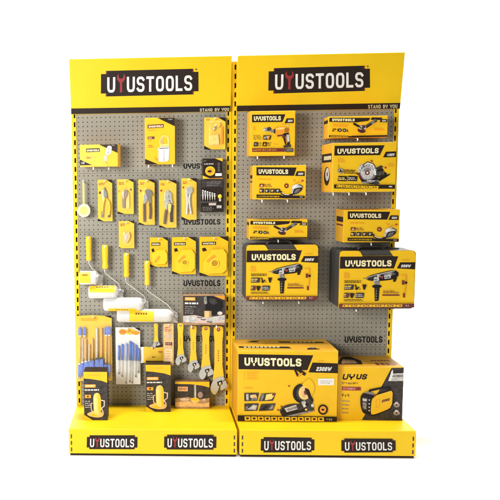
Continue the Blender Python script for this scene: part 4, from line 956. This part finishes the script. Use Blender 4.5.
WR_ = [(156, 323.2, 347.6, 'tiny adjustable wrench hanging above the yellow pouch', 1.1), (180.4, 323, 365.6, 'second smallest adjustable wrench, left of three longer ones', .95), (193.2, 325.6, 372.6, 'mid-sized adjustable wrench, second in the row of four', .92), (205.8, 326, 380, 'second largest adjustable wrench, third in the row of four', 1), (218.4, 326, 395, 'largest adjustable wrench, its jaw near the right upright of the left stand', .9)]
for i, (u, v0, v1, lab, sx) in enumerate(WR_):
    o = proto if i == 0 else copy_tree(proto)
    off = .03; p = on_y(u, v0, -off); q = on_y(u, v1, -off); L = p.z-q.z
    o.location = p; o.scale = (L*sx, L, L); o['label'] = lab
    hook('hook holding the ' + lab.split(' wrench')[0] + ' wrench', p.x, p.z-.048*L, off+.010, False, .006)
# the big one shows a golden lower jaw
# ------------------------------------------------------------------ brush and scraper packs
K = (68, 305, 6.25)
fc = item('paint_brush_pack', 'large yellow pack of blue-bristled paint brushes at the lower left', 'brush pack', K, [(45, 64), (272, 66), (278, 482), (52, 470)], .035)
w, h = fc.w, fc.h
b = MB(); b.prism([(-w/2, 0), (w/2, 0), (w/2, h*.96), (w/2-w*.12, h*.985), (-w*.02, h), (-w/2, h*.985)], .006, .008, Y_CARD); b.build('backing_card', fc.root)
fc.poly('printed_text', [(225, 68), (270, 66), (271, 84)], DARK); fc.dashes('printed_text', 80, 80, 210, 100, Y_ORNG, 2, 131, .4)
def brush(fc, x, y0, y1, yb0, yb1, wb, mh, rpx):
    st = rod(fc, 'paint_brush', chain([(x, y0), (x+1, (y0+y1)/2), (x, y1)]), rpx, mh, -.008)
    q = MB(); rg = random.Random(int(x*7+yb0)); nt_ = 6; sc_ = fc.w/(fc.q[1]-fc.q[0]).length
    for t in range(nt_):
        u = (t+.5)/nt_*2-1; e = yb1+(yb1-yb0)*rg.uniform(-.10, .06)*(1 if abs(u) < .5 else 1.6)
        A = fc.loc(x+u*wb*.8, yb0); B_ = fc.loc(x+u*wb*1.05, yb0*.5+e*.5); C_ = fc.loc(x+u*wb*1.0+rg.uniform(-1.5, 1.5), e); r_ = wb*sc_*.30
        yy = -.009-.003*rg.random(); q.tube([(A[0], yy, A[1]), (B_[0], yy-.001, B_[1]), (C_[0], yy, C_[1])], r_, (BRIST, BRIST2)[(t+int(x)) % 3 == 0], 7, [r_*.9, r_*1.05, r_*.45])
    q.build('bristles', st)
    dy = 9 if yb1 > yb0 else -9
    P = [fc.loc(x-wb*.6, yb0-dy*.8), fc.loc(x+wb*.6, yb0-dy*.8), fc.loc(x+wb*.98, yb0+dy*.3), fc.loc(x-wb*.98, yb0+dy*.3)]
    q = MB(); q.prism(P, -.0145, -.0025, STEEL); q.build('ferrule', st)
for x, y0, y1, a, c, wb, mh, rp in ((72, 250, 360, 362, 446, 8, WOOD, 3.5), (90, 205, 350, 352, 440, 9, WPLAS, 4), (112, 205, 345, 348, 444, 10, WOOD, 4.5), (133, 240, 350, 344, 436, 9, WPLAS, 4), (153, 205, 338, 340, 440, 11, WOOD, 5), (181, 140, 335, 334, 428, 12, WPLAS, 6), (209, 140, 335, 332, 434, 13, WOOD, 5.5), (236, 290, 362, 366, 452, 9, WPLAS, 4), (257, 300, 365, 372, 456, 9, WOOD, 4)):
    brush(fc, x, y0, y1, a, c, wb, mh, rp)
for x, y1 in ((76, 330), (104, 330), (238, 285), (257, 360)): brush(fc, x, 200, y1, 186, 130, 9, WOOD, 4)
b = MB(); b.poly([(-w/2+.003, -.020, .003), (w/2-.003, -.020, .003), (w/2-.003, -.018, h*.93), (-w/2+.003, -.018, h*.93)], CLEAR); b.build('clear_cover', fc.root)
fc.finish(); hook('hook holding the large paint brush pack', fc.loc3.x, fc.loc3.z+h-.012, .05, False)

K = (110, 320, 7.143)
fc = item('artist_brush_pack', 'white pack of slim blue-handled brushes with an orange header', 'brush pack', K, [(36, 52), (210, 56), (222, 458), (46, 462)], .035)
w, h = fc.w, fc.h
b = MB(); b.prism([(-w/2, 0), (w/2, 0), (w/2, h*.965), (w/2-w*.2, h), (-w/2, h)], .004, .006, WHITE); b.build('backing_card', fc.root)
fc.ell('header_print', 85, 84, 24, 20, Y_ORNG, 10); fc.ell('header_print', 140, 82, 34, 22, Y_CARD); fc.ell('header_print', 180, 92, 26, 14, Y_ORNG); fc.poly('header_print', [(168, 55), (209, 56), (211, 80)], DARK); fc.dashes('header_print', 70, 74, 170, 90, REDP, 2, 141, .4)
for x, y0, y1, ye, m in ((64, 180, 282, 372, BLUE), (88, 170, 282, 392, BLUE), (117, 165, 284, 440, mat('light_blue_plastic', (.30, .40, .72), .4)), (143, 150, 284, 430, BLUE), (160, 160, 284, 438, BLUE), (184, 175, 286, 392, BLUE), (203, 200, 286, 362, BLUE)):
    st = rod(fc, 'slim_brush', [(x, y0), (x+.5, y1)], 7.5, m, -.006); sh = rod(fc, 'shaft', [(x+.5, y1), (x+2, ye)], 2.6, LGREY, -.006, parent=st); rod(fc, 'bristle_tip', [(x+2, ye), (x+2, ye+12)], 3.6, CHAR, -.006, parent=st)
b = MB(); b.poly([(-w/2+.003, -.016, .003), (w/2-.003, -.016, .003), (w/2-.003, -.014, h*.85), (-w/2+.003, -.014, h*.85)], CLEAR); b.build('clear_cover', fc.root)
fc.finish(); hook('hook holding the slim blue brush pack', fc.loc3.x, fc.loc3.z+h-.012, .05, False)

K = (135, 315, 7.143)
fc = item('yellow_pouch', 'small yellow and white pouch beside the peach blister strip', 'pouch', K, [(40, 230), (208, 236), (206, 350), (40, 346)], .04)
w, h = fc.w, fc.h; b = MB(); n = 8; V = []; Fs = []
for side in (-1, 1):
    for i in range(n+1):
        for j in range(n+1):
            s, t = i/n, j/n; bul = (math.sin(math.pi*s)*math.sin(math.pi*t))**.6; V.append(((s-.5)*w*(1-.02*math.sin(5*t)), side*.010*bul+.012, t*h+.003*math.sin(7*s)))
mw = b.slot(WHITE); 
for side in range(2):
    o = side*(n+1)**2
    for i in range(n):
        for j in range(n):
            f = [o+i*(n+1)+j, o+(i+1)*(n+1)+j, o+(i+1)*(n+1)+j+1, o+i*(n+1)+j+1]
            if side: f = f[::-1]
            b.f.append(tuple(f)); b.mi.append(b.slot(WHITE if i < 1 else Y_CARD)); b.sm.append(True)
b.v = V; b.build('pouch_body', fc.root)
fc.dy = .0004; fc.k = 1
fc.dashes('printed_text', 165, 258, 196, 272, REDP, 2, 151, .5); fc.dashes('printed_text', 120, 294, 142, 304, DRED, 1, 152); fc.finish()
hook('hook holding the small yellow pouch', fc.loc3.x, fc.loc3.z+h-.006, .04, False)
fc = item('blade_blister', 'narrow peach blister strip with a dark red label, left of the wrenches', 'blister pack', K, [(200, 62), (272, 62), (280, 358), (206, 362)], .055)
w, h = fc.w, fc.h; b = MB(); b.prism(rrect(-w/2, w/2, 0, h, .008), .0, .002, PEACH); b.build('backing_card', fc.root)
fc.rect('red_label', 216, 194, 266, 216, DRED); fc.dashes('red_label', 222, 199, 260, 211, PINK, 1, 153, .8); fc.dashes('printed_text', 214, 84, 262, 120, REDP, 3, 154, .4); fc.ell('printed_text', 242, 150, 16, 16, PINK); fc.rect('printed_text', 216, 240, 268, 330, mat('light_peach_print', (.80, .60, .32), .5)); fc.dashes('printed_text', 222, 250, 262, 320, Y_ORNG, 4, 155, .3)
blister(fc, 210, 225, 272, 345, .012, .25); fc.finish(); hook('hook holding the peach blister strip', fc.loc3.x, fc.loc3.z+h-.010, .07, False)

# ------------------------------------------------------------------ boxes standing on the left shelf
def sprayer_box(label, crop, quad, ref, depth):
    fc = carton('laser_level_box', label, 'box', crop, quad, depth, shelf=SH+.0005, mside=DARK, mfront=CHAR, group='black and yellow boxes standing on the left shelf')
    fc.q = [Vector(p) for p in ref]
    fc.poly('yellow_top_band', [(80, 16), (298, 20), (296, 118), (240, 98), (150, 82), (82, 76)], Y_CART); fc.dashes('yellow_top_band', 120, 36, 250, 56, Y_ORNG, 2, 161, .4)
    fc.rect('brand_label', 90, 131, 190, 160, Y_ORNG); fc.text('brand_lettering', 'UYUSTOOLS', 100, 138, 180, 153, CREAM, sw=.22, gap=.12)
    fc.dashes('printed_text', 90, 174, 242, 190, WHITE, 1, 163, .7); fc.rect('printed_text', 90, 226, 146, 256, Y_ORNG); fc.ell('printed_text', 118, 241, 8, 8, DARK); fc.dashes('printed_text', 92, 276, 156, 350, LGREY, 4, 164, .35)
    T = 'tool_picture'
    fc.poly(T, [(100, 402), (170, 372), (268, 392), (248, 432), (190, 438), (130, 424)], PEACH); fc.poly(T, [(130, 416), (180, 388), (230, 400), (190, 430)], Y_CART)
    fc.line(T, [(236, 276), (268, 284), (266, 330), (240, 352), (258, 392)], 10, PINK); fc.line(T, [(160, 300), (146, 310), (148, 370), (162, 376)], 8, PEACH)
    fc.poly(T, [(170, 404), (166, 250), (176, 218), (200, 206), (224, 216), (236, 250), (238, 404), (204, 418)], Y_PALE); fc.poly(T, [(208, 214), (224, 220), (234, 252), (236, 400), (214, 410)], Y_CART); fc.line(T, [(186, 236), (184, 380)], 6, CREAM)
    fc.poly('yellow_corner', [(80, 410), (160, 462), (80, 462)], Y_CART)
    fc.finish()
REF_LB = [(80, 14), (298, 18), (296, 464), (80, 462)]
sprayer_box('front black and yellow box on the left shelf, standing below the paint brushes', (75, 370, 9.1), [(80, 14), (298, 18), (293, 464), (80, 450)], REF_LB, .10)
sprayer_box('black and yellow box further back, in the middle of the left shelf', (140, 360, 9.1), [(54, 42), (282, 44), (278, 474), (50, 470)], REF_LB, .09)
K = (135, 365, 6.25)
fc = carton('drill_bit_box', 'low dark box with a wood-toned photo on the left shelf under the wrenches', 'box', K, [(250, 104), (466, 104), (466, 270), (248, 274)], .07, shelf=SH+.0005, mside=WOODP, mfront=CHAR)
fc.rect('front_picture', 252, 108, 464, 240, CHAR); fc.poly('yellow_top_band', [(250, 104), (465, 104), (465, 140), (420, 128), (350, 120), (250, 118)], Y_CART)
fc.rect('brand_label', 268, 136, 330, 164, PEACH); fc.text('brand_lettering', 'UYUSTOOLS', 274, 142, 324, 158, REDP, sw=.22, gap=.12)
T = 'front_picture'
fc.poly(T, [(250, 210), (330, 200), (400, 214), (465, 204), (465, 272), (250, 274)], WOODP); fc.poly(T, [(250, 236), (330, 226), (420, 240), (465, 232), (465, 258), (250, 262)], PEACH)
fc.rect(T, 368, 124, 382, 204, LGREY); fc.rect(T, 368, 124, 373, 204, GREYP); fc.ell(T, 376, 218, 26, 15, Y_PALE); fc.ell(T, 376, 214, 20, 9, Y_CART); fc.ell(T, 408, 186, 16, 20, mat('mauve_print', (.30, .22, .22), .5)); fc.ell(T, 432, 216, 9, 8, LGREY); fc.ell(T, 310, 216, 30, 8, PINK)
fc.finish()

# ------------------------------------------------------------------ white sweep
b = MB(); prof = [(-7, 0), (-4, 0), (-2, 0), (.6, 0)]+[(.6+1.0*math.sin(R(9*k)), 1.0-1.0*math.cos(R(9*k))) for k in range(1, 11)]+[(1.6, 5.5)]
V = [(x, y, z-.0006) for y, z in prof for x in (-5, 5)]
b.faces(V, [(2*i, 2*i+1, 2*i+3, 2*i+2) for i in range(len(prof)-1)], mat('white_sweep', (.93, .93, .93), .9, spec=.1, var=.004, scale=2), True)
o = b.build('backdrop'); o['kind'] = 'structure'

# ------------------------------------------------------------------ light
w = bpy.data.worlds.new('World'); SC.world = w; w.use_nodes = True
w.node_tree.nodes['Background'].inputs[0].default_value = (1, .985, .96, 1); w.node_tree.nodes['Background'].inputs[1].default_value = .18
def area(name, loc, target, size, power, col=(1, 1, 1), sy=None):
    l = bpy.data.lights.new(name, 'AREA'); l.energy = power; l.color = col; l.shape = 'RECTANGLE'; l.size = size; l.size_y = sy or size
    o = bpy.data.objects.new(name, l); COL.objects.link(o); o.location = loc
    o.rotation_euler = (Vector(target)-Vector(loc)).to_track_quat('-Z', 'Y').to_euler(); return o
area('key_softbox', (-2.3, -2.7, 1.9), (-.3, 0, 1.0), 1.15, 122, (1, .985, .95))
area('added_floor_light', (0, -.3, 4.4), (0, -.3, 0), 3.2, 230, (1, .95, .88), .3)  # lamp added overhead to turn the floor white, grazing the panels
for sx in (-1, 1):
    area('hidden_backdrop_fill', (sx*.55, .25, 1.2), (sx*2.6, 1.6, 1.3), .5, 90, (1, 1, 1), 1.6)  # unseen lamps added behind the stands to bleach the backdrop
SC.view_settings.view_transform = 'Standard'; SC.view_settings.look = 'None'; SC.view_settings.exposure = 0
SC.cycles.max_bounces = 6; SC.cycles.use_denoising = True
